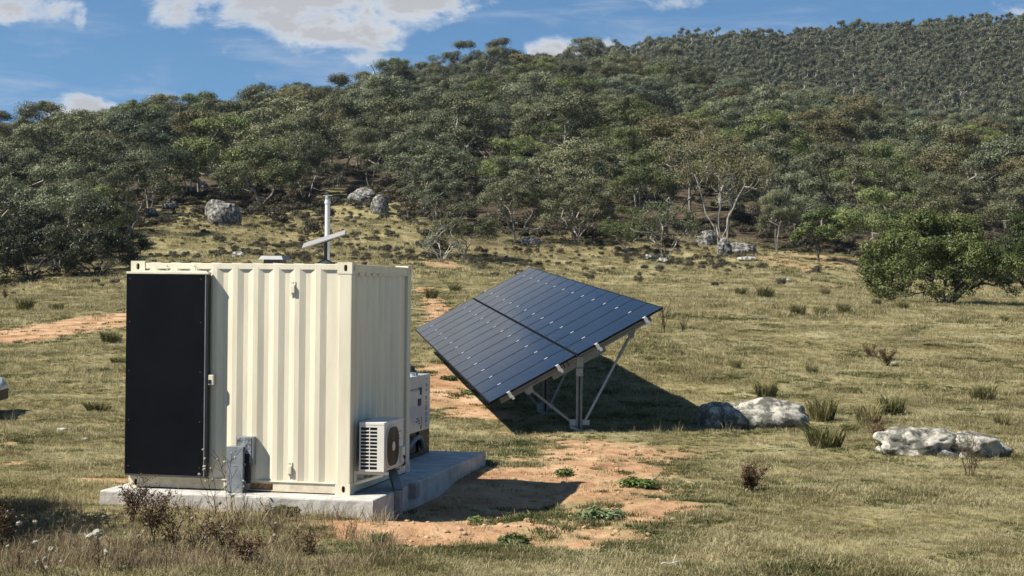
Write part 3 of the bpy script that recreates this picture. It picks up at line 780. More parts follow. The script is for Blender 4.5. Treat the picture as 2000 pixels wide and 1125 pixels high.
# air conditioner on the right wall
def rrect(w, h, r, n=6, sq=None):
    pts = []
    for cx, cy, a0 in ((w - r, r, -90), (w - r, h - r, 0), (r, h - r, 90), (r, r, 180)):
        for k in range(n + 1):
            a = math.radians(a0 + 90 * k / n); pts.append((cx + r * math.cos(a), cy + r * math.sin(a)))
    return pts
def text_mesh(name, txt, size, mat, parent, loc, rot, ext=.0006):
    cu = bpy.data.curves.new(name, 'FONT'); cu.body = txt; cu.size = size; cu.extrude = ext; cu.align_x = 'LEFT'
    o = bpy.data.objects.new(name, cu); COL.objects.link(o)
    dg = bpy.context.evaluated_depsgraph_get(); me = bpy.data.meshes.new_from_object(o.evaluated_get(dg))
    bpy.data.objects.remove(o); bpy.data.curves.remove(cu)
    me.materials.clear(); me.materials.append(mat)
    return obj(name, me, parent, loc, rot)
def build_ac():
    # local: x out from the wall, y along the wall (away from the camera), z up
    T = thing('air_conditioner', 'off-white outdoor air conditioner unit bracketed to the shaded container wall', 'air conditioner', L(CW + .075, .10, .262), CROT)
    w, l, h = .285, .79, .548
    MB().box(.004, w - .004, .012, l - .006, .004, h - .028).build('back_case', M['ac_inner'], T)
    MB().box(-.004, w + .004, -.004, l + .004, h - .034, h).build('lid', M['ac_white'], T, bevel=.008)
    # end panel with two columns of slots: real bars
    MB().box(-.002, .014, -.002, .016, 0, h - .034).build('end_post', M['ac_white'], T, bevel=.002)
    MB().box(.112, .122, .0005, .016, .014, h - .054).build('end_post', M['ac_white'], T, bevel=.002)
    MB().box(.206, w + .002, -.002, .016, 0, h - .034).build('end_post', M['ac_white'], T, bevel=.002)
    MB().box(.014, .206, -.0015, .016, 0, .02).build('end_rail', M['ac_white'], T)
    MB().box(.014, .206, -.0015, .016, h - .056, h - .034).build('end_rail', M['ac_white'], T)
    for k in range(1, 12):
        z = .02 + (h - .076) * k / 12
        MB().box(.014, .206, .0, .014, z - .0055, z + .0055).build('slat', M['ac_white'], T, bevel=.0015)
    for k in range(12):
        z = .02 + (h - .076) * (k + .5) / 12
        MB().box(.126, .200, .0165, .022, z - .012, z + .012).build('coil_fin', M['fins'], T)
    # front with fan opening
    fr = MB().box(w - .012, w, .016, l - .002, 0, h - .034).build('front_panel', M['ac_white'], T, bevel=.004)
    oy, oz, ow, oh = .055, .030, .50, h - .085
    MB().prism(rrect(ow, oh, .16, 8), lambda u, v, d: (w + d, oy + u, oz + v), .001, .016).build('fan_surround', M['ac_white'], fr)
    gr = MB().prism(rrect(ow - .03, oh - .03, .15, 8), lambda u, v, d: (w + d, oy + .015 + u, oz + .015 + v), .0165, .020).build('fan_grille', M['ac_dark'], fr)
    cy, cz = oy + ow / 2, oz + oh / 2
    for q in range(1, 6):
        rr = .042 * q
        pts = [(w + .023, cy + rr * math.cos(a), cz + rr * math.sin(a)) for a in np.linspace(0, 2 * math.pi, 33)]
        MB().tube(pts, .0022, 5, False).build('grille_ring', M['ac_dark'], gr)
    MB().tube([(w + .020, cy, cz), (w + .028, cy, cz)], .052, 24).build('fan_hub', M['ac_white'], gr)
    for z, ln in ((.40, .10), (.345, .03), (.315, .07), (.22, .03)):
        MB().box(w + .0005, w + .0018, .60, .60 + ln, z, z + .008).build('printed_mark', M['ink'], T)
    MB().box(w, w + .03, .64, .765, .04, .22).build('valve_cover', M['ac_white'], T, bevel=.006)
    MB().tube([(w + .03, .69, .12), (w + .045, .70, .10), (w + .04, .72, .02), (w - .05, .74, -.05)], .012, 8).build('copper_pipe', M['rubber'], T)
    # wall bracket
    B = thing('ac_bracket', 'cream angle bracket under the air conditioner', 'wall bracket', L(CW, .10, 0), CROT)
    for y in (.03, .70):
        MB().box(.004, .40, y, y + .04, .225, .2605).build('bracket_arm', M['cream'], B, bevel=.003)
        MB().box(.002, .030, y, y + .04, .10, .224).build('bracket_leg', M['cream'], B, bevel=.003)
    MB().bar((.02, .05, .115), (.34, .05, .220), .03, .012, (0, 1, 0)).build('bracket_strut', M['cream'], B)
    # galvanised trunking dropping to the ground
    G = thing('cable_trunking', 'galvanised trunking bending from under the air conditioner over the pad edge', 'trunking', L(CW, .55, 0), CROT)
    mb = MB(); mb.bar((.22, .30, .255), (.40, .02, .0), .10, .055, (0, 0, 1)); mb.build('sloping_trunk', M['galv_dull'], G, bevel=.004)
    MB().box(.375, .445, -.06, .04, -.26, .012).build('drop_trunk', M['galv_dull'], G, bevel=.004)
    MB().box(.372, .46, .55, .72, -.16, .02).build('junction_box', M['galv_dull'], G, bevel=.006)
    for q in (.0, -.12): MB().tube([(.446, -.01, q), (.452, -.01, q)], .009, 8).build('screw', M['galv'], G)
build_ac()

# generator on the rear of the pad
def build_generator():
    T = thing('generator', 'white diesel generator with black base standing behind the container', 'generator', L(CW - .385, 3.02, 0), CROT)
    w, l, h, b = 1.0, 1.86, 1.115, .345
    MB().box(-w, 0, 0, l, .0, .06).build('skid', M['black'], T, bevel=.005)
    MB().box(-w + .03, -.03, .03, l - .02, .06, b).build('base_interior', M['black'], T)
    MB().box(-w, -.002, l - .028, l, .06, b).build('base_post', M['black'], T, bevel=.004)
    MB().box(-w, -.002, 0, .03, .06, b).build('base_post', M['black'], T, bevel=.004)
    MB().box(-w, 0.004, -.004, l + .004, b, h).build('canopy', M['gen_white'], T, bevel=.012)
    d = MB().box(.0045, .016, .40, 1.34, b + .07, h - .20).build('access_door', M['gen_white'], T, bevel=.004)
    MB().box(.0165, .030, 1.18, 1.30, .70, .80).build('door_handle', M['black'], d, bevel=.006)
    MB().box(.0165, .020, 1.19, 1.29, .74, .76).build('handle_grip', M['alu'], d)
    for z in (.93,): MB().box(.0165, .028, 1.28, 1.335, z - .08, z + .02).build('hinge', M['black'], d, bevel=.003)
    MB().box(.0045, .008, .45, 1.42, h - .185, h - .17).build('seam', M['hose'], T)
    MB().box(.0045, .010, 1.36, 1.40, b + .03, b + .20).build('hinge', M['black'], T, bevel=.003)
    for y, z, ln in ((1.06, .48, .14), (1.10, .52, .10), (1.20, .45, .08), (1.20, .49, .09)):
        MB().box(.0165, .0178, y, y + ln, z, z + .018).build('warning_print', M['ink'], d)
    z = h - .05
    for c in 'I BS ENERGY':
        if c != ' ': text_mesh('letter', c, .105, M['ink'], T, (.0048, 1.62, z), (math.pi / 2, math.radians(90), math.pi / 2), .0008)
        z -= {'I': .035, ' ': .035, 'G': .084, 'N': .080}.get(c, .072)
    ex = MB().tube([(-.10, 1.25, h), (-.10, 1.25, h + .05)], .05, 14).build('exhaust_collar', M['gen_white'], T)
    MB().tube([(-.10, 1.25, h + .05), (-.10, 1.25, h + .075)], .065, 14).tube([(-.10, 1.25, h + .075), (-.10, 1.25, h + .13)], .045, 14).build('exhaust_cap', M['black'], ex)
    MB().tube([(-.05, 1.34, h), (-.05, 1.34, h + .06)], .016, 8).build('lifting_eye', M['galv'], T)
    pts = [(.0 + .07 * math.sin(t), .55 + .95 * t / math.pi, .10 + .19 * math.sin(t)) for t in np.linspace(0, math.pi, 16)]
    MB().tube(pts, .030, 10).build('hose', M['hose'], T, smooth=True)
    for z in (.13, .25): MB().tube([(-.0015, l - .10, z), (.004, l - .10, z)], .009, 8).build('bolt', M['alu'], T)
    MB().box(-.004, -.0015, 1.30, l - .03, .06, b).build('base_plate', M['black'], T)
build_generator()

# roof fittings
def build_roof_kit():
    T = thing('roof_vent', 'low black roof vent with flat grey cowl on the container roof', 'roof vent', L(1.39, .95, CH - .012), CROT)
    MB().box(-.105, .105, -.105, .105, -.02, .055).build('vent_base', M['black'], T)
    a, b_ = .125, .155
    MB().hexa([(-b_, -b_, .052), (b_, -b_, .052), (b_, b_, .052), (-b_, b_, .052)], [(-a, -a, .098), (a, -a, .098), (a, a, .098), (-a, a, .098)]).build('vent_cowl', M['cowl'], T, bevel=.004)
    # white vent pipe
    q = L(1.90, 1.35, CH - .015)
    T = thing('vent_pipe', 'tall white plastic pipe rising from the container roof', 'pipe', q, 0)
    MB().tube([(0, 0, 0), (0, 0, .80)], .0305, 20).build('pipe_body', M['pvc'], T, smooth=False)
    MB().tube([(0, 0, .33), (0, 0, .338)], .0325, 20).build('pipe_band', M['galv_dull'], T)
    MB().tube([(0, 0, .742), (0, 0, .775)], .037, 20).build('pipe_socket', M['pvc'], T)
    MB().tube([(0, 0, .80), (0, 0, .835)], [.036, .028], 16).tube([(-.055, 0, .835), (.055, .0, .840)], .008, 6).build('pipe_cap', M['galv_dull'], T)
    # flat dish on a dark stem
    q = L(2.05, .85, CH - .015)
    T = thing('satellite_dish', 'flat white satellite internet dish tilted on a dark stem on the roof', 'satellite dish', q, 0)
    MB().hexa([(-.115, -.10, .0), (.125, -.10, .0), (.125, .10, .0), (-.115, .10, .0)], [(-.02, -.02, .062), (.024, -.02, .062), (.024, .02, .062), (-.02, .02, .062)]).build('flashing_cone', M['pale_green'], T)
    MB().bar((-.118, -.104, .0), (0, -.022, .066), .012, .012).bar((.128, -.104, .0), (0, -.022, .066), .012, .012).build('flashing_edge', M['rubber'], T)
    MB().tube([(0, 0, .04), (0, 0, .30)], .0205, 14).build('stem', M['black'], T)
    D = MB().box(-.262, .262, -.165, .165, -.007, .007).build('dish_panel', M['dish'], T, bevel=.004)
    D.location = (-.02, 0, .298); D.rotation_euler = (math.radians(11.5), math.radians(-18.5), 0)
    MB().box(-.10, .10, -.05, .05, -.035, -.0075).build('dish_mount', M['black'], D, bevel=.006)
build_roof_kit()

# ------------------------------------------------------------------ solar array
A0 = Vector((-.384, 28.503, .5194)); AYAW, ATILT, ASLOPE = -.1323, .5055, .0653
e_s = Vector((math.sin(AYAW) * math.cos(ASLOPE), math.cos(AYAW) * math.cos(ASLOPE), math.sin(ASLOPE)))
e_t = Vector((math.cos(AYAW) * math.cos(ATILT), -math.sin(AYAW) * math.cos(ATILT), math.sin(ATILT)))
e_n = e_t.cross(e_s).normalized(); e_s2 = e_n.cross(e_t).normalized()
MODW, MODL, GAP, SEAM = 1.147, 1.762, .006, .02
ARR_M = Matrix((( e_t.x, e_s.x, e_n.x, A0.x), (e_t.y, e_s.y, e_n.y, A0.y), (e_t.z, e_s.z, e_n.z, A0.z), (0, 0, 0, 1)))
ARR_I = ARR_M.inverted()
def build_array():
    T = thing('solar_array', 'ground mounted array of dark blue solar modules tilted on galvanised posts', 'solar array')
    T.matrix_world = ARR_M          # local x up the slope, y along the array, z out of the glass
    fm = MB().box(0, MODL, 0, MODW, -.032, -.003)
    mod_me = gl_me = None
    LEN = 13 * MODW + 12 * GAP
    for c in range(2):
        for k in range(13):
            x0, y0 = c * (MODL + SEAM), k * (MODW + GAP)
            if mod_me is None:
                mb = MB().box(0, MODL, 0, .020, -.033, .0).box(0, MODL, MODW - .020, MODW, -.033, .0).box(0, .020, .020, MODW - .020, -.033, .0).box(MODL - .020, MODL, .020, MODW - .020, -.033, .0)
                mb.box(.020, MODL - .020, .020, MODW - .020, -.012, -.008)
                f = mb.build('solar_module', M['mod_frame'], T); mod_me = f.data
                g = MB().box(.0202, MODL - .0202, .0202, MODW - .0202, -.0075, -.002).build('glass_pane', M['solar'], f); gl_me = g.data
                f.location = (x0, y0, 0)
            else:
                f = obj('solar_module', mod_me, T, (x0, y0, 0)); obj('glass_pane', gl_me, f)
    XR = [MODL * .22, MODL * .78, MODL + SEAM + MODL * .22, MODL + SEAM + MODL * .78]
    MB().box(MODL - .02, MODL + SEAM + .02, 0, LEN, -.046, -.0335).build('seam_light_block', M['black'], T)  # added strip under the seam, stops sun leaking into the array's shadow
    cl = None
    for k in range(14):
        y = k * (MODW + GAP) - GAP / 2
        for x in XR:
            if cl is None: o = MB().box(-.034, .034, -.017, .017, .0005, .008).build('clamp', M['clamp'], T, bevel=.002); cl = o.data; o.location = (x, y, 0)
            else: obj('clamp', cl, T, (x, y, 0))
    # purlins with a folded end clip
    for x in XR:
        p = MB().box(x - .022, x + .022, -.10, LEN + .08, -.098, -.034).build('purlin', M['galv_dull'], T)
        MB().box(x - .030, x + .030, -.112, -.101, -.098, .004).box(x - .030, x + .012, -.10, -.03, .0065, .010).box(x - .005, x + .045, -.120, -.113, -.14, -.075).build('end_clip', M['alu'], p, bevel=.002)
    # pairs of small screws by the seam
    sm = None
    for k in range(13):
        for dy in (.36, .72):
            for dx in (-.05, .06):
                x = MODL + SEAM / 2 + dx; y = k * (MODW + GAP) + dy
                if sm is None: o = MB().box(-.006, .006, -.006, .006, -.0019, .001).build('screw', M['alu'], T); sm = o.data; o.location = (x, y, 0)
                else: obj('screw', sm, T, (x, y, 0))
    def W2L(p): return ARR_I @ Vector(p)
    def vbar(name, p, q, w, h, m, par=T, up=(0, 1, 0)): return MB().bar(p, q, w, h, up).build(name, m, par, bevel=.004)
    for fi, s in enumerate((.46, 4.1, 7.75, 11.4, 14.5)):
        zc = -.098 - .06
        r = MB().box(.22, 3.34, s - .035, s + .035, -.098 - .105, -.0985).build('rafter', M['galv_dull'], T, bevel=.004)
        MB().box(.22, 3.34, s - .0365, s - .0352, -.155, -.148).build('rafter_groove', M['black'], r)
        MB().box(1.25, 2.35, s - .028, s + .028, -.098 - .19, -.2035).build('splice_beam', M['galv_dull'], r, bevel=.004)
        MB().box(1.52, 1.54, s - .037, s + .037, -.20, -.1).box(1.60, 1.62, s - .037, s + .037, -.20, -.1).build('splice_band', M['black'], r)
        top = ARR_M @ Vector((1.80, s, -.26))
        base_x = top.x - .0; base_y = top.y
        g = gz(base_x, base_y)
        # posts are plumb: built in world space and carried into the array's frame
        def wb(name, f, m, bevel=.003):
            mb = f(MB()); mb.v = [tuple(W2L(v)) for v in mb.v]
            return mb.build(name, m, T, bevel=bevel)
        zt = top.z + .02
        pt = wb('post', lambda q: q.box(base_x - .052, base_x - .040, base_y - .045, base_y + .045, g - .3, zt).box(base_x + .040, base_x + .052, base_y - .045, base_y + .045, g - .3, zt).box(base_x - .04, base_x + .04, base_y + .028, base_y + .040, g - .3, zt), M['galv'])
        wb('slot_shade_strip', lambda q: q.box(base_x - .010, base_x + .014, base_y - .005, base_y + .026, g - .1, zt - .25), M['black'])  # black strip stands in for the shade between the post's flanges
        wb('post_cap', lambda q: q.box(base_x - .062, base_x + .062, base_y - .055, base_y + .055, zt - .24, zt - .10).box(base_x - .055, base_x + .065, base_y - .055, base_y + .055, zt - .08, zt + .10), M['galv'])
        hi = ARR_M @ Vector((2.93, s, -.20)); lo = ARR_M @ Vector((.78, s, -.20))
        jb = Vector((base_x + .10, base_y, g + .17)); ja = Vector((base_x - .12, base_y, g + .15))
        mid = hi + (jb - hi) * .30
        wb('brace', lambda q: q.bar(hi + (jb - hi) * .08, mid, .052, .06, (0, 1, 0)), M['galv_dull'])
        wb('brace', lambda q: q.bar(hi + (jb - hi) * .24, jb, .042, .048, (0, 1, 0)), M['galv'])
        wb('brace', lambda q: q.bar(lo + (ja - lo) * .05, ja, .045, .052, (0, 1, 0)), M['galv_dull'])
        dv = (jb - hi).normalized()
        wb('gusset', lambda q: q.prism([(hi.x - .07, hi.z + .05), (hi.x + .07, hi.z + .10), (hi.x + .075 + dv.x * .12, hi.z + dv.z * .14), (hi.x - .03 + dv.x * .12, hi.z + dv.z * .16)], lambda u, v, d: (u, hi.y + d, v), -.037, -.031), M['galv_dull'], 0)
        wb('gusset', lambda q: q.prism([(lo.x - .08, lo.z + .0), (lo.x + .06, lo.z + .06), (lo.x + .09, lo.z - .06), (lo.x, lo.z - .12), (lo.x - .07, lo.z - .08)], lambda u, v, d: (u, lo.y + d, v), -.037, -.031), M['galv'], 0)
        wb('foot_bracket', lambda q: q.box(base_x - .17, base_x - .06, base_y - .05, base_y + .05, g + .09, g + .21).box(base_x + .06, base_x + .19, base_y - .05, base_y + .05, g + .11, g + .20), M['galv'])
        wb('foot_channel', lambda q: q.bar((base_x - .16, base_y - .10, g + .08), (base_x + .06, base_y - .16, g + .0), .03, .05).bar((base_x + .05, base_y - .16, g + .0), (base_x + .26, base_y - .07, g + .02), .03, .05), M['galv'])
    return T
build_array()

# ------------------------------------------------------------------ plant builders
def unit(v): return v / (np.linalg.norm(v, axis=-1, keepdims=True) + 1e-9)
def leaf_cloud(r, centres, radii, tones, n_each, ln, wd, flat=.62, up=.45, droop=.35):
    C = np.repeat(centres, n_each, 0); R = np.repeat(radii, n_each)[:, None]; n = len(C)
    d = unit(r.randn(n, 3) + np.array([0, 0, up]))
    rad = (r.rand(n, 1) ** .42)
    pos = C + d * rad * R * np.array([1, 1, flat])
    nrm = unit(d + r.randn(n, 3) * .34 + np.array([0, 0, .22]))
    ax = unit(np.cross(nrm, r.randn(n, 3)) + np.array([0, 0, -droop]))
    side = unit(np.cross(nrm, ax))
    L_ = (ln * (.65 + .7 * r.rand(n, 1))); W_ = (wd * (.7 + .6 * r.rand(n, 1)))
    v = np.stack([pos - ax * L_ * .5, pos + side * W_ * .5, pos + ax * L_ * .5, pos - side * W_ * .5], 1).reshape(-1, 3)
    f = np.arange(n * 4).reshape(-1, 4)
    tint = np.clip(np.repeat(tones, n_each) * .62 + r.rand(n) * .38, 0, 1)
    return v, f, np.repeat(tint, 4)
def frusta(pos, par, rad, sides=6):
    k = np.array([i for i in range(len(par)) if par[i] >= 0])
    a, b = pos[np.array(par)[k]], pos[k]; ra, rb = np.minimum(rad[np.array(par)[k]], rad[k] * 1.5), rad[k]
    d = unit(b - a); ref = np.where(np.abs(d[:, 2:3]) < .9, np.array([[0, 0, 1.]]), np.array([[1., 0, 0]]))
    u = unit(np.cross(d, ref)); w = np.cross(d, u)
    an = np.linspace(0, 2 * np.pi, sides, endpoint=False)
    off = u[:, None] * np.cos(an)[None, :, None] + w[:, None] * np.sin(an)[None, :, None]
    A = a[:, None] - d[:, None] * (ra * .25)[:, None, None] + off * ra[:, None, None]; B = b[:, None] + off * rb[:, None, None]
    V = np.concatenate([A, B], 1).reshape(-1, 3)
    base = (np.arange(len(k)) * 2 * sides)[:, None]; i = np.arange(sides)[None]; j = (i + 1) % sides
    Fq = np.stack([base + i, base + j, base + sides + j, base + sides + i], -1).reshape(-1, 4)
    return V, Fq
def make_tree(seed, H=7.5, R=3.4, bare=.38, stems=3, clumps=60, n_each=215, ln=.165, wd=.075, crad=.82, spread=.5, lobes=7, lean=0.0, tip=.016, flat=.62, low=.0, extra_twigs=0, droop=.35, power=.44, skirt=.38):
    r = rs(seed)
    # lobes of the crown sit on a dome, clumps of leaves cover their outer sides
    zb = H * bare
    lob = []
    for k in range(lobes):
        a = 2.39996 * k + r.rand() * .7; q = math.sqrt((k + .5) / lobes) * .78
        dome = math.sqrt(max(1 - (q / .98) ** 2, 0))
        zz = zb + (H - zb) * (.13 + .60 * dome * (.70 + .35 * r.rand()) - low * .3 * (q > .5))
        if q > .35: zz = H * .14 + (zz - H * .14) * max(1 - skirt * 1.35 * r.rand(), 0)
        lob.append((q * R * np.cos(a) + lean * .5, q * R * np.sin(a), zz, R * (.30 + .16 * r.rand())))
    lob = np.array(lob)
    mid = np.array([lean * .5, 0, zb + (H - zb) * .15])
    cen, rad = [], []
    for k in range(clumps):
        q = lob[k % len(lob)]
        d = unit(r.randn(3)) + .75 * unit(q[:3] - mid) + np.array([0, 0, .35]); d = unit(d)
        cen.append(q[:3] + d * q[3] * np.array([1, 1, .85]) * (.70 + .30 * r.rand())); rad.append(crad * (.6 + .75 * r.rand()))
    cen = np.array(cen); rad = np.array(rad); cen[:, 2] = np.clip(cen[:, 2], H * .10, H - rad * .4)
    # skeleton
    pos, par = [], []
    for s in range(stems):
        a = 2 * np.pi * (s + r.rand() * .6) / max(stems, 1) + 1.0
        b = np.array([np.cos(a), np.sin(a), 0]) * (.10 if stems > 1 else 0)
        tip_ = np.array([np.cos(a) * R * spread * (.6 + .5 * r.rand()), np.sin(a) * R * spread * (.6 + .5 * r.rand()), H * (bare + .16 + .12 * r.rand())]) if stems > 1 else np.array([lean * .5, r.randn() * .2, H * (bare + .22)])
        prev = -1; n = 7
        for i in range(n):
            t = i / (n - 1)
            p = b + (tip_ - b) * np.array([t ** 1.3, t ** 1.3, t]) + r.randn(3) * .10 * (t > 0) * (H / 7) * np.array([1, 1, .3])
            pos.append(p); par.append(prev); prev = len(pos) - 1
    targets = [(cen[i], True) for i in np.argsort(np.linalg.norm(cen - np.array([0, 0, H * bare]), axis=1))]
    ends = []
    for c, _ in targets + [(cen[r.randint(len(cen))] + r.randn(3) * crad * .9, False) for _ in range(extra_twigs)]:
        P = np.array(pos); d = c - P
        cost = np.linalg.norm(d, axis=1) + 1.6 * np.maximum(P[:, 2] - c[2] + .25, 0) + .55 * np.maximum(H * bare * .55 - P[:, 2], 0) * 3
        k = int(np.argmin(cost)); a = P[k]; prev = k
        n = 4
        for i in range(1, n):
            t = i / (n - 1)
            p = a + (c - a) * t + np.array([0, 0, -.10]) * math.sin(t * math.pi) * np.linalg.norm(c - a) + r.randn(3) * .05 * np.linalg.norm(c - a) * (t < 1)
            pos.append(p); par.append(prev); prev = len(pos) - 1
        ends.append(prev)
    pos = np.array(pos); w = np.zeros(len(pos)); w[ends] = 1
    for i in range(len(pos) - 1, -1, -1):
        if par[i] >= 0: w[par[i]] += w[i]
    rad_b = tip * np.maximum(w, .6) ** power * (H / 7) ** .3
    rad_b[0] *= 1.15
    tv, tf = frusta(pos, par, rad_b, 6)
    tones = r.rand(len(cen))
    lv, lf, lt = leaf_cloud(r, cen, rad, tones, n_each, ln, wd, flat, .45, droop) if n_each > 0 else (np.zeros((0, 3)), np.zeros((0, 4), int), np.zeros(0))
    return (tv, tf), (lv, lf, lt)
TREES = {}
def tree_kind(key, seed, leaf='leaf', bark='bark', **kw):
    (tv, tf), (lv, lf, lt) = make_tree(seed, **kw)
    tm = mesh_np('trunk', tv, tf, M[bark], True)
    cm = mesh_np('crown', lv, lf, M[leaf], False, {'tint': lt}) if len(lv) else None
    TREES[key] = (tm, cm, kw.get('H', 7.5), kw.get('R', 3.4))
tree_kind('gum_a', 101, H=7.5, R=3.7, stems=3, bare=.26, clumps=90, lobes=11)
tree_kind('gum_b', 102, H=8.0, R=3.4, stems=2, bare=.32, clumps=82, lobes=10)
tree_kind('gum_c', 103, H=7.0, R=4.0, stems=4, bare=.18, clumps=110, lobes=13, skirt=.45)
tree_kind('gum_d', 104, H=9.0, R=3.1, stems=1, bare=.40, lean=1.1, clumps=70, lobes=9, tip=.013)
tree_kind('gum_e', 105, H=8.5, R=3.3, stems=2, bare=.34, clumps=74, lobes=9, spread=.42, crad=.85)
tree_kind('gum_f', 106, H=6.5, R=3.5, stems=3, bare=.12, clumps=100, lobes=12, skirt=.5)
tree_kind('gum_g', 107, H=8.2, R=3.8, stems=3, bare=.28, clumps=100, lobes=12, crad=.72)
tree_kind('big_sparse', 110, H=11, R=5.4, stems=4, bare=.36, clumps=120, n_each=80, lobes=12, crad=.95, tip=.0125, extra_twigs=110, spread=.5)
tree_kind('twiggy', 111, H=6.5, R=3.4, stems=5, bare=.20, clumps=90, n_each=60, lobes=9, crad=.6, tip=.012, extra_twigs=110, spread=.6)
tree_kind('pale_shrub', 112, H=4.0, R=2.2, stems=5, bare=.2, clumps=44, n_each=28, lobes=6, crad=.5, tip=.014, extra_twigs=60, spread=.7, bark='bark_dead')
tree_kind('bush_tree', 113, leaf='leaf_green', bark='bark_dark', H=5.9, R=4.2, stems=5, bare=.02, clumps=520, n_each=110, lobes=34, crad=.58, tip=.014, spread=.45, ln=.15, wd=.075, low=.3, droop=.2, skirt=.62, lean=-1.2)
tree_kind('green_small', 114, leaf='leaf_green', bark='bark_dark', H=4.6, R=2.1, stems=1, bare=.20, clumps=80, n_each=90, lobes=9, crad=.5, ln=.2, wd=.085)
tree_kind('dark_bush', 115, leaf='leaf', bark='bark_dark', H=6.2, R=3.2, stems=6, bare=.0, clumps=210, n_each=130, lobes=18, crad=.62, tip=.013, spread=.6, ln=.15, wd=.07, low=.2, skirt=.6)
tree_kind('dark_bush_b', 116, leaf='leaf', bark='bark_dark', H=6.0, R=3.2, stems=6, bare=.02, clumps=200, n_each=130, lobes=17, crad=.62, tip=.013, spread=.6, ln=.15, wd=.07, low=.2, skirt=.6)
tree_kind('dead', 117, bark='bark_dead', H=10, R=3.2, stems=1, bare=.42, clumps=24, n_each=0, lobes=5, tip=.035, lean=-.8)
tree_kind('tall_round', 118, H=11, R=3.8, stems=1, bare=.30, clumps=100, n_each=90, lobes=11, crad=.85, tip=.020)

def place_tree(key, p, height, label, tint=(1, 1, 1), rot=0.0, group=None, wide=1.0, name='gum_tree'):
    tm, cm, H, R = TREES[key]
    s = height / H
    T = thing(name, label, 'tree', (p[0], p[1], p[2] - .12 * s), rot, group)
    T.scale = (s * wide, s * wide, s)
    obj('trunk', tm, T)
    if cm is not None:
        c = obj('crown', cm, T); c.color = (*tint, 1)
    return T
OLIVE, GREY, BROWN, LIME, DARK, BLUE = (1, .98, .86), (.98, 1.02, 1.0), (1.10, .94, .74), (1.02, 1.12, .68), (.40, .41, .38), (.80, .92, .94)
PLACED = []
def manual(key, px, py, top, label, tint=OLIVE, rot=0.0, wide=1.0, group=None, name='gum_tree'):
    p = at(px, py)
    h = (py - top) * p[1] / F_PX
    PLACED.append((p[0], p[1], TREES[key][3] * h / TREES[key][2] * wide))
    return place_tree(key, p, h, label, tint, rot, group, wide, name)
manual('bush_tree', 1846, 594, 396, 'dense bright green bushy tree with dark forked trunks standing out in the paddock', (.90, .86, .74), .15, 1.0, name='bushy_tree')
manual('bush_tree', 2010, 566, 398, 'dark trunked green tree cut by the picture edge behind the big bushy tree', (.75, .80, .72), 2.6, .75, name='bushy_tree')
manual('dark_bush', 190, 542, 370, 'dark many-stemmed shrubby tree just behind the container\'s left corner', DARK, .4, 1.05, name='shrubby_tree')
manual('dark_bush_b', 62, 550, 372, 'dark shrubby tree with bare lower stems left of the one behind the container', (.40, .42, .40), 2.0, 1.0, name='shrubby_tree')
manual('dark_bush', -30, 548, 395, 'dark shrubby tree cut by the left picture edge', (.38, .40, .38), 3.3, 1.0, name='shrubby_tree')
manual('gum_f', 908, 505, 388, 'low spreading gum at the paddock edge behind the container\'s right corner', OLIVE, 1.0)
manual('pale_shrub', 862, 509, 432, 'small pale twiggy gum leaning at the paddock edge beside the low spreading gum', GREY, .5)
manual('gum_a', 1010, 476, 328, 'gum with a single pale lit trunk above the far end of the solar array', OLIVE, 2.2)
manual('gum_c', 1128, 474, 336, 'broad olive gum behind the upper edge of the solar array', OLIVE, .3)
manual('gum_f', 1222, 496, 398, 'small gum with a bent dark trunk right of the solar array', LIME, 3.0, .9)
manual('twiggy', 1300, 509, 365, 'grey twiggy gum with a bright green top at the paddock edge', (1.0, 1.12, .82), .9, .95)
manual('big_sparse', 1405, 486, 248, 'large old gum with thin foliage and long pale bare limbs above the rocks', BROWN, .2, .95)
manual('gum_b', 1515, 494, 362, 'slender gum with a pale leaning trunk right of the large old gum', OLIVE, 1.5, .75)
manual('gum_e', 1558, 480, 318, 'tall gum with a straight white trunk behind the small green tree', GREY, .8, .8)
manual('green_small', 1600, 511, 400, 'small bright green round tree on a short dark trunk by bare earth', (1.0, 1.05, .85), .2, 1.0, name='small_tree')
manual('gum_f', 1705, 512, 362, 'rounded green gum just left of the big bushy tree', LIME, 4.1, 1.0)
manual('gum_c', 1770, 500, 350, 'green gum rising behind the big bushy tree', LIME, 2.1, .9)
manual('gum_f', 510, 415, 270, 'dense gum with dark fanned trunks beside the large split boulder', (.88, .92, .70), .7, 1.05)
manual('gum_a', 598, 398, 255, 'dark gum on the slope between the large boulder and the roof pipe', OLIVE, 2.9, .9)
manual('gum_b', 722, 376, 238, 'gum with a thin white trunk above the flat rock', OLIVE, 1.1, .9)
manual('gum_g', 850, 445, 320, 'gum with pale green crown above the low spreading gum', GREY, .1, 1.0)
manual('gum_b', 368, 378, 248, 'gum with bright white forked trunks above the left end of the container', GREY, .6, .9)
manual('gum_d', 300, 382, 262, 'thin leaning white trunked gum left of the forked white one', OLIVE, 2.4, .9)
manual('gum_e', 160, 372, 258, 'white trunked gum behind the dark shrubby trees', GREY, 2.4, .9)
manual('gum_g', 250, 376, 275, 'white trunked gum with grey crown above the container corner', OLIVE, 1.4, .9)
manual('dead', 728, 225, 104, 'dead white gum with bare forked limbs standing up on the skyline', OLIVE, 2.2, 1.0, name='dead_tree')
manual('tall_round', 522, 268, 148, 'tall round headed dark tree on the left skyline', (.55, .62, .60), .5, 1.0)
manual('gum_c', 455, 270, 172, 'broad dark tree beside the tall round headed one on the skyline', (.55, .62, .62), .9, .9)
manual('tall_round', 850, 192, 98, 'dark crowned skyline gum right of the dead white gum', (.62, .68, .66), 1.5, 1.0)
manual('gum_e', 975, 170, 82, 'tallest open skyline gum left of the small white cloud', (.66, .74, .74), 1.5, 1.0)
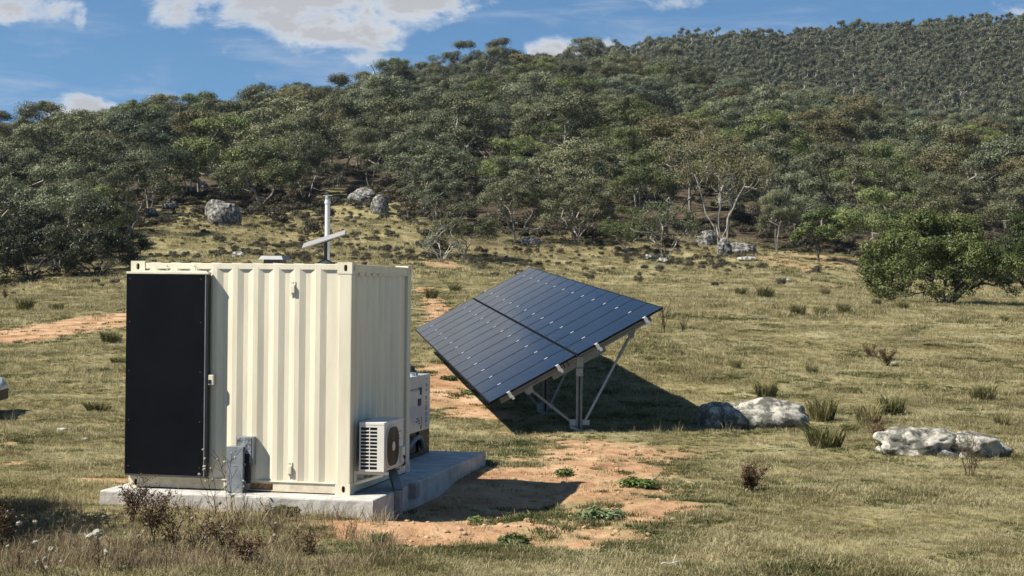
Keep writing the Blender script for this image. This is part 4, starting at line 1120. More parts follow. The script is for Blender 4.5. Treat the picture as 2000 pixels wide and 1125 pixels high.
manual('gum_g', 920, 175, 102, 'open headed gum between the two tall skyline gums', (.7, .74, .7), .5, 1.0)

# the wood on the near hill: the ones that show largest are trees of their own, the rest one mass
def scatter(seed, y0, y1, n_try, spacing, keep):
    r = rs(seed); cell = {}; out = []
    for (x, y, q) in PLACED: cell.setdefault((int(x // 8), int(y // 8)), []).append((x, y, max(q * .8, 2.4)))
    u = r.rand(n_try, 3)
    ys = np.sqrt(y0 ** 2 + (y1 ** 2 - y0 ** 2) * u[:, 0]); xs = ys * (-.40 + .80 * u[:, 1])
    ok = keep(xs, ys)
    for x, y, o in zip(xs, ys, ok):
        if not o: continue
        sp = spacing(y)
        i, j = int(x // 8), int(y // 8); bad = False
        for a in (-1, 0, 1):
            for b in (-1, 0, 1):
                for (qx, qy, qr) in cell.get((i + a, j + b), ()):
                    if (qx - x) ** 2 + (qy - y) ** 2 < (sp if qr < 0 else max(sp, qr)) ** 2: bad = True
        if bad: continue
        cell.setdefault((i, j), []).append((x, y, -1)); out.append((x, y))
    return np.array(out)
def keep_mid(x, y):
    lim = np.interp(px_of(x, y), TL[:, 0], TL[:, 1])
    clear = vnoise(x * .045, y * .045, seed=77) > .20
    return (y > lim + 3) & clear
MID = scatter(9, 100, 470, 9000, lambda y: float(np.interp(y, [120, 160, 220, 470], [5.6, 8.0, 9.4, 8.6])), keep_mid)
px_m = px_of(MID[:, 0], MID[:, 1])
in_view = (px_m > -60) & (px_m < 2060)
order = np.argsort(MID[:, 1])
MZ = ground_z(MID[:, 0], MID[:, 1])
def py_of(x, y, z):
    dx, dz = x / y, (z - CAM_H) / y
    return 562.5 - F_PX * (dz - PITCH) + (F_PX * dx) * ROLL
sel = [i for i in order if in_view[i]][:262]
rest = sorted(set(range(len(MID))) - set(sel))
WOOD_KEYS = ['gum_a', 'gum_b', 'gum_c', 'gum_d', 'gum_e', 'gum_f', 'gum_g']
TONES = [(OLIVE, 'olive'), (GREY, 'grey-green'), (BROWN, 'brownish'), (LIME, 'yellow-green'), ((.78, .80, .76), 'dark'), (BLUE, 'blue-green')]
LAND = [(120, 'above the left dark shrubby trees'), (330, 'above the black door'), (560, 'above the container roof'), (770, 'above the flat hillside rock'), (960, 'above the low spreading gum'), (1160, 'above the solar array'), (1400, 'above the large old gum'), (1640, 'above the small round green tree'), (2100, 'above the big bushy tree')]
ORD = ['first', 'second', 'third', 'fourth', 'fifth', 'sixth', 'seventh', 'eighth', 'ninth', 'tenth', 'eleventh', 'twelfth', 'thirteenth', 'fourteenth', 'fifteenth', 'sixteenth', 'seventeenth', 'eighteenth']
rw = rs(44)
cellmap = {}
info = []
ylims = np.interp(px_m, TL[:, 0], TL[:, 1])
for i in sel:
    x, y = MID[i]
    key = WOOD_KEYS[rw.randint(7)]
    tone = TONES[rw.choice(6, p=[.30, .23, .15, .12, .13, .07])]
    d = y - ylims[i]
    row = 'at the foot of the wood' if d < 14 else 'on the lower slope' if d < 45 else 'halfway up the slope' if d < 85 else 'high on the slope'
    land = next(n for (q, n) in LAND if px_m[i] < q)
    info.append((i, key, tone, row, land)); cellmap.setdefault((tone[1], row, land), []).append(i)
for i, key, tone, row, land in info:
    mates = sorted(cellmap[(tone[1], row, land)], key=lambda k: px_m[k])
    lab = f'{tone[1]} gum {row} {land}'
    if len(mates) > 1: lab += f', {ORD[min(mates.index(i), 17)]} from left'
    h = TREES[key][2] * (.78 + .45 * rw.rand()) * float(np.interp(MID[i][1], [130, 180, 300], [.86, 1.26, 1.32]))
    place_tree(key, (MID[i][0], MID[i][1], MZ[i]), h, lab, tone[0], rw.rand() * 6.28, 'gums of the near hillside wood', .92 + .3 * rw.rand())

# instanced stuff: a cloud of points that carries copies of a few meshes
def stuff(name, label, cat, protos, pts, rot, scl, idx, tilt=None):
    col = bpy.data.collections.new(name + '_kinds')
    for k, (me, tint) in enumerate(protos):
        o = bpy.data.objects.new('%s_kind_%02d' % (name, k), me); o.color = (*tint, 1); col.objects.link(o)
    me = bpy.data.meshes.new(name); me.vertices.add(len(pts)); me.vertices.foreach_set('co', np.asarray(pts, np.float32).ravel())
    rv = np.zeros((len(pts), 3), np.float32); rv[:, 2] = rot
    if tilt is not None: rv[:, :2] = tilt
    a = me.attributes.new('rot', 'FLOAT_VECTOR', 'POINT'); a.data.foreach_set('vector', rv.ravel())
    a = me.attributes.new('scl', 'FLOAT', 'POINT'); a.data.foreach_set('value', np.asarray(scl, np.float32))
    a = me.attributes.new('idx', 'INT', 'POINT'); a.data.foreach_set('value', np.asarray(idx, np.int32))
    o = obj(name, me); tag(o, label, cat, kind='stuff')
    ng = bpy.data.node_groups.new(name + '_nodes', 'GeometryNodeTree')
    ng.interface.new_socket('Geometry', in_out='INPUT', socket_type='NodeSocketGeometry'); ng.interface.new_socket('Geometry', in_out='OUTPUT', socket_type='NodeSocketGeometry')
    N, Lk = ng.nodes.new, ng.links.new
    gi, go = N('NodeGroupInput'), N('NodeGroupOutput')
    ci = N('GeometryNodeCollectionInfo'); ci.inputs['Collection'].default_value = col
    ci.inputs['Separate Children'].default_value = True; ci.inputs['Reset Children'].default_value = True
    ip = N('GeometryNodeInstanceOnPoints'); ip.inputs['Pick Instance'].default_value = True
    def attr(n, t):
        q = N('GeometryNodeInputNamedAttribute'); q.data_type = t; q.inputs['Name'].default_value = n; return q.outputs['Attribute']
    Lk(gi.outputs[0], ip.inputs['Points']); Lk(ci.outputs[0], ip.inputs['Instance'])
    Lk(attr('idx', 'INT'), ip.inputs['Instance Index']); Lk(attr('scl', 'FLOAT'), ip.inputs['Scale'])
    e2r = N('FunctionNodeEulerToRotation'); Lk(attr('rot', 'FLOAT_VECTOR'), e2r.inputs[0]); Lk(e2r.outputs[0], ip.inputs['Rotation'])
    Lk(ip.outputs[0], go.inputs[0])
    o.modifiers.new('scatter', 'NODES').node_group = ng
    return o
def joined(key, name):
    tm, cm, H, R = TREES[key]
    a = np.empty(len(tm.vertices) * 3, np.float32); tm.vertices.foreach_get('co', a)
    b = np.empty(len(cm.vertices) * 3, np.float32); cm.vertices.foreach_get('co', b)
    fa = np.empty(len(tm.polygons) * 4, np.int32); tm.loops.foreach_get('vertex_index', fa)
    fb = np.empty(len(cm.polygons) * 4, np.int32); cm.loops.foreach_get('vertex_index', fb)
    t = np.empty(len(cm.vertices), np.float32); cm.attributes['tint'].data.foreach_get('value', t)
    na = len(a) // 3
    return mesh_np(name, np.concatenate([a.reshape(-1, 3), b.reshape(-1, 3)]), np.concatenate([fa.reshape(-1, 4), fb.reshape(-1, 4) + na]), [tm.materials[0], cm.materials[0]], False,
                   {'tint': np.concatenate([np.zeros(na), t])}, np.concatenate([np.zeros(len(fa) // 4), np.ones(len(fb) // 4)]))
JO = [joined(k, 'wood_' + k) for k in WOOD_KEYS]
r = rs(70)
pr = [(JO[k % 7], t) for k, t in enumerate([OLIVE, GREY, OLIVE, BROWN, GREY, LIME, (.8, .82, .78), OLIVE, BROWN, GREY, (.78, .8, .78), BLUE])]
P = np.stack([MID[rest, 0], MID[rest, 1], MZ[rest] - .15], 1)
stuff('hillside_wood', 'mass of gum trees covering the upper part of the near hill', 'wood', pr, P, r.rand(len(rest)) * 6.28, (.95 + .65 * r.rand(len(rest)) ** 1.4) * np.where((MID[rest, 1] > 360) & (MID[rest, 1] < 430) & (r.rand(len(rest)) < .14), 1.2, 1), r.randint(len(pr), size=len(rest)))
# far hill
for k in range(4):
    tree_kind('far_%d' % k, 200 + k, bark='bark' if k % 2 else 'bark_dark', H=11.5, R=2.3 + .3 * (k % 2), stems=1 + k % 2, bare=.30, clumps=46, n_each=60, lobes=9, ln=.38, wd=.18, crad=.80, tip=.030, flat=.95, skirt=.7)
tree_kind('far_dead', 210, bark='bark_dead', H=11, R=2.6, stems=1, bare=.35, clumps=14, n_each=3, lobes=4, tip=.045)
FJ = [joined('far_%d' % k, 'far_gum_%d' % k) for k in range(4)] + [joined('far_dead', 'far_dead_gum')]
def keep_far(x, y):
    return (px_of(x, y) > 850) | (y < 560)
PLACED = []
FAR = scatter(12, 470, 900, 42000, lambda y: 4.0, keep_far)
fpx = px_of(FAR[:, 0], FAR[:, 1]); FAR = FAR[(fpx > -250) & (fpx < 2250)]
FZ = ground_z(FAR[:, 0], FAR[:, 1])
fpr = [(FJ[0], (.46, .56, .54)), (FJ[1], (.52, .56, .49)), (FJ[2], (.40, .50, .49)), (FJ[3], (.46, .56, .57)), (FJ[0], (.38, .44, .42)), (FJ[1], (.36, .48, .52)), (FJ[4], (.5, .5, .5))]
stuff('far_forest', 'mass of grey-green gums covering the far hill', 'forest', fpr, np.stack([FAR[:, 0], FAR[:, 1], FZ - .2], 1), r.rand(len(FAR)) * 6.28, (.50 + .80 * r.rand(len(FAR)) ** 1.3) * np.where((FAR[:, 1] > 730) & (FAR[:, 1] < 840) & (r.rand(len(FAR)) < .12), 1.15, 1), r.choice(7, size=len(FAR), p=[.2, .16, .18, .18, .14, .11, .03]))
print('trees mid', len(MID), 'sel', len(sel), 'far', len(FAR))

# ------------------------------------------------------------------ heath and litter under the trees
def low_shrub(seed, H, R, n, ln, wd, mat):
    r = rs(seed); k = 16
    a = r.rand(k) * 6.28; q = np.sqrt(r.rand(k)) * R * .6
    cen = np.stack([q * np.cos(a), q * np.sin(a), H * (.35 + .4 * r.rand(k))], 1)
    v, f, t = leaf_cloud(r, cen, R * (.30 + .2 * r.rand(k)), r.rand(k), n // k, ln, wd, .75, .4, .1)
    v[:, 2] = np.maximum(v[:, 2], -.05)
    return mesh_np('low_shrub', v, f, mat, False, {'tint': t})
HS = [low_shrub(300 + k, .8 + .2 * k, .9 + .2 * k, 900, .20, .07, M['heath']) for k in range(3)]
r = rs(81)
hy = np.sqrt(100 ** 2 + (330 ** 2 - 100 ** 2) * r.rand(26000)); hx = hy * (-.38 + .76 * r.rand(26000))
hl = np.interp(px_of(hx, hy), TL[:, 0], TL[:, 1])
open_l = (px_of(hx, hy) > 255) & (px_of(hx, hy) < 860)
dens = np.where(open_l, np.clip((hy - (hl - 52)) / 48, 0, 1) ** 1.5, np.clip((hy - hl + 1) / 8, 0, 1)) * np.clip((vnoise(hx * .11, hy * .11, seed=51) - .34) * 3.2, 0, 1) * np.where(hy > 190, .45, 1)
ok = r.rand(len(hx)) < dens * .62
HXY = np.stack([hx[ok], hy[ok]], 1)
hs = .45 + .75 * r.rand(len(HXY))
# low brown clumps thinning out down the open slope
n = 15000
sy = np.sqrt(80 ** 2 + (180 ** 2 - 80 ** 2) * r.rand(n)); sx = sy * (-.34 + .62 * r.rand(n))
sl = np.interp(px_of(sx, sy), TL[:, 0], TL[:, 1])
kp = (sy < sl + 4) & (r.rand(n) < np.clip((sy - 84) / 55, 0, 1) * np.clip((vnoise(sx * .16, sy * .16, seed=57) - .22) * 2.6, .12, 1)) & (dirt_mask(sx, sy) < .3)
HXY = np.concatenate([HXY, np.stack([sx[kp], sy[kp]], 1)]); hs = np.concatenate([hs, .10 + .30 * r.rand(kp.sum()) ** 1.8])
stuff('heath_scrub', 'dark brown heath scrub covering the ground under and below the gums', 'scrub', [(HS[0], (1, 1, 1)), (HS[1], (1.2, 1.1, 1.0)), (HS[2], (.9, 1.05, .8)), (HS[0], (1.1, 1.5, .9)), (HS[1], (1.5, 1.6, 1.2)), (HS[0], (2.0, 1.9, 1.4)), (HS[1], (1.5, 1.45, 1.1)), (HS[2], (2.6, 2.4, 1.7))],
      np.stack([HXY[:, 0], HXY[:, 1], ground_z(HXY[:, 0], HXY[:, 1])], 1), r.rand(len(HXY)) * 6.28, hs, np.where(hs < .46, r.choice([5, 6, 7], size=len(HXY)), r.choice(5, size=len(HXY), p=[.3, .25, .2, .15, .1])))

# ------------------------------------------------------------------ rocks
def rock_mesh(name, seed, sx, sy, sz, mat, lump=.35, flat_top=0.0, sub=5, freq=1.3):
    bm = bmesh.new(); bmesh.ops.create_icosphere(bm, subdivisions=sub, radius=1.0)
    v = np.array([q.co[:] for q in bm.verts])
    n = fbm(v[:, 0] * freq + seed, v[:, 1] * freq + 3.1, v[:, 2] * freq, oct=4, seed=seed) - .5
    n2 = np.abs(fbm(v[:, 0] * 2.6 + seed, v[:, 1] * 2.6, v[:, 2] * 2.6, oct=4, seed=seed + 5) - .5)
    n3 = fbm(v[:, 0] * 9 + seed, v[:, 1] * 9, v[:, 2] * 9, oct=3, seed=seed + 9) - .5
    q = 3.0
    box = v / (np.abs(v) ** q).sum(1, keepdims=True) ** (1 / q)
    w = (v * .80 + box * .20) * (1 + n * lump * 2 - n2 * .30 + n3 * .07)[:, None]
    if flat_top: w[:, 2] = np.where(w[:, 2] > flat_top, flat_top + (w[:, 2] - flat_top) * .25, w[:, 2])
    w = w * np.array([sx, sy, sz])
    for a, c in zip(bm.verts, w): a.co = c
    me = bpy.data.meshes.new(name); bm.to_mesh(me); bm.free(); me.materials.append(mat)
    me.polygons.foreach_set('use_smooth', [True] * len(me.polygons))
    return me
def rock(px, py, wpx, hpx, seed, mat, label, deep=.7, rot=0.0, group=None, name='granite_rock', **kw):
    p = at(px, py); s = p[1] / F_PX
    w, h = wpx * s / 2, hpx * s
    me = rock_mesh(name, seed, w * 1.06, w * deep, h * .74, M[mat], **kw)
    o = obj(name, me, None, (p[0], p[1] + w * deep * .7, p[2] + h * .30), (0, 0, rot))
    return tag(o, label, 'rock', group)
rock(1505, 838, 170, 54, 3, 'rock_pale', 'pale lichen covered granite rock in the sun right of the array shadow', .6, .1, lump=.30)
rock(1408, 836, 92, 50, 7, 'rock_pale', 'granite rock lying in the array\'s dark shadow', .8, .3, lump=.25)
rock(1802, 890, 170, 52, 12, 'rock_pale', 'broad pale granite rock, left half of the pair at the right', .6, .05, lump=.42, freq=1.7)
rock(1897, 896, 150, 46, 15, 'rock_pale', 'pale granite rock with dark shaded end, right half of the pair', .7, -.1, lump=.36, freq=1.6)
rock(1470, 806, 40, 22, 19, 'rock_pale', 'small pale stone peeping up between the sunlit rock and the shadow', .8)
rock(435, 440, 66, 52, 23, 'rock_grey', 'large rounded split boulder on the slope above the black door', .9, .3, flat_top=.7, lump=.22, freq=.9)
rock(420, 424, 40, 34, 24, 'rock_grey', 'rounded boulder top leaning on the large split boulder', .9, .1, lump=.2, freq=.9)
rock(706, 398, 62, 28, 27, 'rock_grey', 'long flat grey rock on the slope above the roof pipe', .8, -.3)
rock(741, 418, 32, 34, 29, 'rock_grey', 'upright rounded boulder beside the long flat rock', .9, .2, lump=.2, freq=.9)
rock(464, 503, 24, 13, 31, 'rock_pale', 'small pale rock in the grass just above the container roof', .8)
rock(1450, 497, 56, 24, 33, 'rock_grey', 'mottled rock heaped at the foot of the large old gum', .8, .2)
rock(1415, 500, 26, 34, 35, 'rock_grey', 'upright dark rock against the trunk of the large old gum', .8)
rock(1462, 510, 40, 10, 37, 'rock_pale', 'low pale slab of rock in front of the large old gum', .7)
rock(1385, 478, 40, 26, 38, 'rock_grey', 'grey rock behind the trunk of the large old gum', .8)
rock(1296, 516, 24, 13, 39, 'rock_pale', 'pale stone at the foot of the grey twiggy gum', .8)
rock(1268, 507, 24, 12, 41, 'rock_pale', 'pale stone left of the grey twiggy gum', .8)
rock(1536, 550, 20, 6, 43, 'rock_pale', 'flat whitish stone in the open paddock', .6)
rock(1035, 478, 40, 14, 45, 'rock_pale', 'low pale rocks beside the lit single trunk gum', .8)
rock(330, 408, 30, 16, 46, 'rock_grey', 'grey rock among heath left of the large split boulder', .8)
rock(292, 420, 22, 14, 47, 'rock_grey', 'small grey rock near the dark shrubby tree', .8)
rock(392, 372, 26, 18, 48, 'rock_grey', 'grey rock under the white forked gum', .8)
rock(1745, 712, 16, 6, 49, 'rock_pale', 'small white stone in the reddish weeds', .7)
rock(118, 842, 24, 7, 50, 'rock_pale', 'small flat pale stone left of the container', .7)
rock(165, 860, 16, 5, 52, 'rock_pale', 'smallest flat stone left of the container', .7)

# ------------------------------------------------------------------ grass
def blades(r, n, rad, l0, l1, w, lean, seg=2, tone=(0, 1), flat=0.0):
    V, Fq, T = [], [], []
    for i in range(n):
        a = r.rand() * 6.28; q = math.sqrt(r.rand()) * rad
        b = np.array([q * math.cos(a), q * math.sin(a), -.005]); l = l0 + (l1 - l0) * r.rand()
        d = a + r.randn() * .9; ln = lean * (.4 + r.rand())
        hd = np.array([math.cos(d), math.sin(d), 0]); sd = np.array([-hd[1], hd[0], 0]) * w * (.6 + .8 * r.rand())
        tw = r.rand() * 6.28; sd = np.array([math.cos(tw), math.sin(tw), 0]) * np.linalg.norm(sd)
        c = len(V); tone_i = tone[0] + (tone[1] - tone[0]) * r.rand()
        p1 = b + hd * l * .35 * ln + np.array([0, 0, l * .62 * (1 - flat)]); p2 = b + hd * l * ln + np.array([0, 0, l * (1 - .35 * ln) * (1 - flat)])
        V += [b - sd * .5, b + sd * .5, p1 + sd * .4, p1 - sd * .4, p2]
        Fq += [(c, c + 1, c + 2, c + 3), (c + 3, c + 2, c + 4)]; T += [tone_i] * 5
    return np.array(V), Fq, np.array(T)
def blade_mesh(name, seed, mat, **kw):
    v, f, t = blades(rs(seed), **kw)
    return mesh_np(name, v, f, M[mat], False, {'tint': t})
GT = [blade_mesh('grass_tuft', 400 + k, 'grass', n=26, rad=.10, l0=.025, l1=.075 + .02 * (k % 3), w=.0065, lean=.75) for k in range(6)]
GT += [blade_mesh('grass_tuft', 410 + k, 'grass', n=20, rad=.12, l0=.06, l1=.15, w=.006, lean=.95, tone=(.35, 1.0)) for k in range(2)]
GT += [blade_mesh('green_tuft', 420 + k, 'green_tuft', n=34, rad=.10, l0=.03, l1=.075, w=.011, lean=.8) for k in range(2)]
GT += [blade_mesh('straw_litter', 430 + k, 'grass', n=16, rad=.16, l0=.08, l1=.20, w=.007, lean=1.4, flat=.8, tone=(.55, 1.3)) for k in range(2)]
GT += [blade_mesh('tall_dry_grass', 440 + k, 'grass', n=16, rad=.10, l0=.12, l1=.34, w=.0052, lean=.45, tone=(.3, 1.1)) for k in range(2)]
GT += [blade_mesh('dead_stalks', 450 + k, 'dry_stem', n=12, rad=.14, l0=.10, l1=.30, w=.006, lean=.8) for k in range(2)]
pts_all, scl_all, idx_all = [], [], []
r = rs(90)
for (y0, y1, dens, sc) in [(11.5, 16, 480, .66), (16, 24, 330, .68), (24, 36, 150, .85), (36, 56, 60, 1.15), (56, 90, 22, 1.7), (90, 150, 7, 2.8)]:
    half = .36
    area = half * (y1 ** 2 - y0 ** 2); n = int(area * dens)
    y = np.sqrt(y0 ** 2 + (y1 ** 2 - y0 ** 2) * r.rand(n)); x = y * half * (2 * r.rand(n) - 1)
    dm = dirt_mask(x, y); dm = dm + (fbm(x * 2.6, y * 2.6, oct=4, seed=61) - .5) * 1.5 * (dm > .01)
    wm = wood_mask(x, y)
    lx, ly = loc_xy(x, y); onpad = (lx > -.19) & (lx < CW + .37) & (ly > -.33) & (ly < 5.17)
    keepp = (~onpad) & (r.rand(n) > np.clip((dm - .28) * 2.8, 0, .94)) & (r.rand(n) > np.clip(wm - .36, 0, 1) * 1.2)
    patch = fbm(x * .5, y * .5, oct=3, seed=63)
    keepp &= r.rand(n) < np.clip(.70 + (fbm(x * 1.7, y * 1.7, oct=2, seed=65) - .35) * 2.0, .35, 1)
    x, y, dm, patch = x[keepp], y[keepp], dm[keepp], patch[keepp]
    z = ground_z(x, y)
    gr = fbm(x * .9 + 7, y * .9, oct=3, seed=67)
    green = (gr > .65) & (y < 60) & (r.rand(len(x)) < .4) | ((dm > .16) & (dm < .6) & (r.rand(len(x)) < .40))
    k = r.choice(6, size=len(x)); u = r.rand(len(x))
    k = np.where(u > .86, 6 + r.randint(0, 2, len(x)), k); k = np.where(u < .12, 10 + r.randint(0, 2, len(x)), k)
    k = np.where(green, 8 + r.randint(0, 2, len(x)), k)
    pts_all.append(np.stack([x, y, z], 1)); idx_all.append(k)
    scl_all.append(sc * (.55 + .75 * r.rand(len(x))) * np.clip(.62 + (patch - .3) * 1.3, .5, 1.4))
n = 1700
fx, fy = np.array([flat_xy(a, b) for a, b in zip(-60 + 820 * r.rand(n), 985 + 150 * r.rand(n) ** .8)]).T
w = fbm(fx * 1.2, fy * 1.2, oct=3, seed=71)
lx, ly = loc_xy(fx, fy)
kp = (r.rand(n) < np.clip((w - .40) * 5, 0.05, 1)) & (ly < -.40)
fx, fy = fx[kp], fy[kp]
pts_all.append(np.stack([fx, fy, ground_z(fx, fy)], 1)); scl_all.append(.45 + .6 * r.rand(len(fx))); idx_all.append(np.where(r.rand(len(fx)) < .22, 12, 14) + r.randint(0, 2, len(fx)))
# taller straw here and there over the paddock
n = 2600
fy = np.sqrt(14 ** 2 + (80 ** 2 - 14 ** 2) * r.rand(n)); fx = fy * .36 * (2 * r.rand(n) - 1)
lx, ly = loc_xy(fx, fy)
kp = (fbm(fx * .35, fy * .35, oct=3, seed=73) > .50) & ~((lx > -.5) & (lx < CW + .6) & (ly > -.5) & (ly < 5.3)) & (dirt_mask(fx, fy) < .2)
fx, fy = fx[kp], fy[kp]
pts_all.append(np.stack([fx, fy, ground_z(fx, fy)], 1)); scl_all.append((.4 + .5 * r.rand(len(fx))) * np.interp(fy, [14, 80], [.8, 1.5])); idx_all.append(12 + r.randint(0, 2, len(fx)))
pts_all = np.concatenate(pts_all); scl_all = np.concatenate(scl_all); idx_all = np.concatenate(idx_all)
print('grass tufts', len(pts_all))
stuff('paddock_grass', 'short dry straw and olive grass covering the paddock', 'grass', [(m, (1, 1, 1)) for m in GT], pts_all, r.rand(len(pts_all)) * 6.28, scl_all, idx_all)

# ------------------------------------------------------------------ tussocks
TUS = [blade_mesh('grass_tussock', 500 + k, 'tussock', n=300, rad=.17, l0=.16, l1=.46, w=.013, lean=.62) for k in range(4)]
def tussock(px, py, wpx, k, label, h=1.0):
    p = at(px, py); s = wpx * p[1] / F_PX / .56
    o = obj('grass_tussock', TUS[k % 4], None, tuple(p), (0, 0, k * 1.7), (s, s, s * h))
    tag(o, label, 'tussock', 'grass tussocks in the paddock')
for k, (px, py, w, label, h) in enumerate([
        (48, 606, 46, 'dark tussock left of the dirt track, nearest the picture edge', 1), (110, 606, 34, 'smaller tussock right of the one by the left picture edge', .8),
        (217, 670, 54, 'tussock on the near side of the dirt track beside the black door', .8), (192, 805, 66, 'flattened pale tussock in the grass left of the black door', .6),
        (230, 708, 40, 'low tussock between the dirt track and the flattened pale tussock', .5),
        (842, 583, 36, 'round dark tussock just right of the container roof corner', 1.1), (890, 571, 34, 'tussock nearest the far end of the solar array', .9),
        (1495, 583, 48, 'widest dark tussock on the far paddock right of the array', .9), (1448, 578, 34, 'tussock left of the widest far one', .9),
        (1558, 615, 40, 'tussock, left one of three in a row before the bushy tree', 1), (1604, 615, 36, 'tussock, middle one of three in a row before the bushy tree', .9), (1648, 613, 38, 'tussock, right one of three in a row before the bushy tree', 1),
        (1762, 604, 36, 'tussock below the left side of the bushy tree', .9), (1712, 596, 26, 'small tussock left of the bushy tree', 1), (1612, 577, 24, 'small far tussock above the row of three', 1),
        (1437, 719, 30, 'small grey tussock alone right of the array', 1), (1586, 730, 32, 'small green tussock alone in mid paddock', 1),
        (1497, 776, 62, 'brown tussock directly behind the sunlit rock', .9), (1604, 822, 74, 'tussock growing against the right end of the sunlit rock', 1.1), (1697, 826, 66, 'bushy tussock between the two pale rock groups', 1),
        (1742, 812, 70, 'pale tussock right of the bushy one between the rock groups', 1), (1612, 876, 92, 'large grey-green tussock in front of the sunlit rock', .9), (1920, 784, 66, 'dark tussock above the right hand rock pair', .9),
        (1955, 832, 40, 'small tussock just behind the right hand rock pair', 1), (1962, 627, 22, 'tiny tussock near the right picture edge below the bushy tree', 1), (1660, 845, 46, 'low tussock between the large grey-green one and the rock pair', .7)]):
    tussock(px, py, w, k, label, h)

# ------------------------------------------------------------------ dry weeds
def head_mesh(seed):
    r = rs(seed); bm = bmesh.new(); bmesh.ops.create_icosphere(bm, subdivisions=2, radius=1)
    for v in bm.verts: v.co *= .72 + .5 * r.rand()
    me = bpy.data.meshes.new('seed_head'); bm.to_mesh(me); bm.free(); me.materials.append(M['seed'])
    return me
HEADS = [head_mesh(600 + k) for k in range(3)]
def weed(px, py, hgt, seed, label, stems=3, heads=4, branch=4, spread=.35, mat='dry_stem', thick=.0042, leaves=0, name='dry_thistle', cat='weed', hr=.015, group=None):
    r = rs(seed); p = at(px, py)
    T = thing(name, label, cat, tuple(p), r.rand() * 6.28, group)
    mb = MB(); tips = []; leafp = []
    for s in range(stems):
        a = r.rand() * 6.28; q = spread * (.3 + .7 * r.rand()) * hgt
        h = hgt * (.65 + .35 * r.rand()); pts = []
        b = np.array([r.randn() * .03, r.randn() * .03, -.02]); e = np.array([q * math.cos(a), q * math.sin(a), h])
        for i in range(6):
            t = i / 5
            pts.append(b + (e - b) * np.array([t ** 1.4, t ** 1.4, t]) + r.randn(3) * .012 * (t > 0))
        mb.tube(pts, [thick * (1 - .55 * i / 5) for i in range(6)], 4, False); tips.append(pts[-1])
        for k in range(branch):
            i = 1 + r.randint(4); c = pts[i] + (pts[i + 1] - pts[i]) * r.rand(); d = unit(np.array([r.randn(), r.randn(), .9 + r.rand()]))
            l = hgt * (.14 + .22 * r.rand()); m_ = c + d * l * .5 + np.array([0, 0, .01]); f = c + d * l + r.randn(3) * .015
            mb.tube([c, m_, f], [thick * .6, thick * .5, thick * .35], 3, False); tips.append(f); leafp += [m_, f]
            if branch > 5:
                d2 = unit(d + r.randn(3) * .7); g = m_ + d2 * l * .6; mb.tube([m_, g], [thick * .4, thick * .25], 3, False); leafp.append(g)
    mb.build('stem', M[mat], T)
    idx = r.permutation(len(tips))[:heads]
    for j, i in enumerate(idx):
        q = hr * (.7 + .6 * r.rand())
        obj('seed_head', HEADS[j % 3], T, tuple(tips[i]), (r.rand() * 3, r.rand() * 3, 0), (q, q, q * 1.15))
    if leaves:
        c = np.array(leafp); v, f, t = leaf_cloud(r, c, np.full(len(c), .05), r.rand(len(c)), leaves, .035, .012, .9, .2, .3)
        o = obj('dead_leaf_spray', mesh_np('dead_leaf_spray', v, f, M['heath'], False, {'tint': t}), T); o.color = (1.5, 1.1, .9, 1); o['kind'] = 'stuff'
    return T
weed(418, 1008, .62, 701, 'tall dry thistle with pale seed heads in front of the black door', 3, 9, 5, .45)
weed(446, 1000, .66, 702, 'dark dry thistle standing in front of the galvanised duct', 3, 6, 6, .22, 'dark_stem')
weed(475, 1004, .42, 703, 'short dry thistle stalk just right of the galvanised duct', 2, 2, 3, .2)
weed(300, 1062, .50, 704, 'brown leafy dead bush in front of the left end of the pad', 9, 0, 8, .55, 'dark_stem', .0036, 4, 'dead_bush', 'bush')
weed(335, 1085, .48, 705, 'bare dark dead bush nearer than the brown leafy one', 7, 3, 7, .6, 'dark_stem', .0042, 2, 'dead_bush', 'bush')
weed(258, 1020, .40, 706, 'reddish brown dead bush by the pad\'s left corner', 8, 0, 8, .55, 'dark_stem', .0036, 5, 'dead_bush', 'bush')
weed(385, 1090, .46, 707, 'tangled dry weed left of the fallen stalks', 6, 3, 7, .6, 'dry_stem', .004, 2, 'dead_bush', 'bush')
weed(440, 1085, .36, 708, 'low tangled brown weed in front of the duct', 7, 2, 7, .8, 'dry_stem', .004, 3, 'dead_bush', 'bush')
weed(68, 1105, .52, 709, 'tall single thistle with one large pale head near the left edge', 2, 2, 3, .25, 'dry_stem', .0045, 0, 'dry_thistle', 'weed', .024)
weed(205, 1118, .40, 710, 'dark thistle with three big white fluffy heads', 3, 4, 3, .3, 'dark_stem', .0045, 0, 'dry_thistle', 'weed', .026)
weed(180, 1085, .34, 711, 'pale thistle just behind the three headed one', 3, 3, 4, .35)
weed(85, 1135, .40, 712, 'pale thistle clump at the bottom left', 5, 6, 4, .5, hr=.018)
weed(30, 1120, .30, 713, 'thin dry stalks at the far bottom left corner', 5, 2, 4, .5)
weed(8, 1080, .40, 714, 'golden dead frond cut by the left picture edge', 6, 0, 8, .35, 'dry_stem', .005, 5, 'dead_bush', 'bush')
weed(130, 1045, .26, 715, 'thin pale stalks in the dark shadow at the lower left', 4, 1, 3, .4)
weed(520, 1010, .22, 716, 'small dry weed at the middle of the pad\'s front edge', 4, 1, 4, .5)
weed(535, 1062, .24, 717, 'small tangle of dry stalks before the pad', 6, 2, 6, .8)
weed(600, 1085, .22, 718, 'spreading reddish dry weed before the pad', 9, 0, 6, 1.0, 'dry_stem', .0045, 2, 'dead_bush', 'bush')
weed(690, 1062, .28, 719, 'upright straw coloured weed near the pad\'s front right corner', 9, 0, 4, .35, 'dry_stem', .003)
weed(270, 1105, .30, 720, 'thin dry stalks between the dead bush and the fluffy thistle', 5, 3, 4, .5)
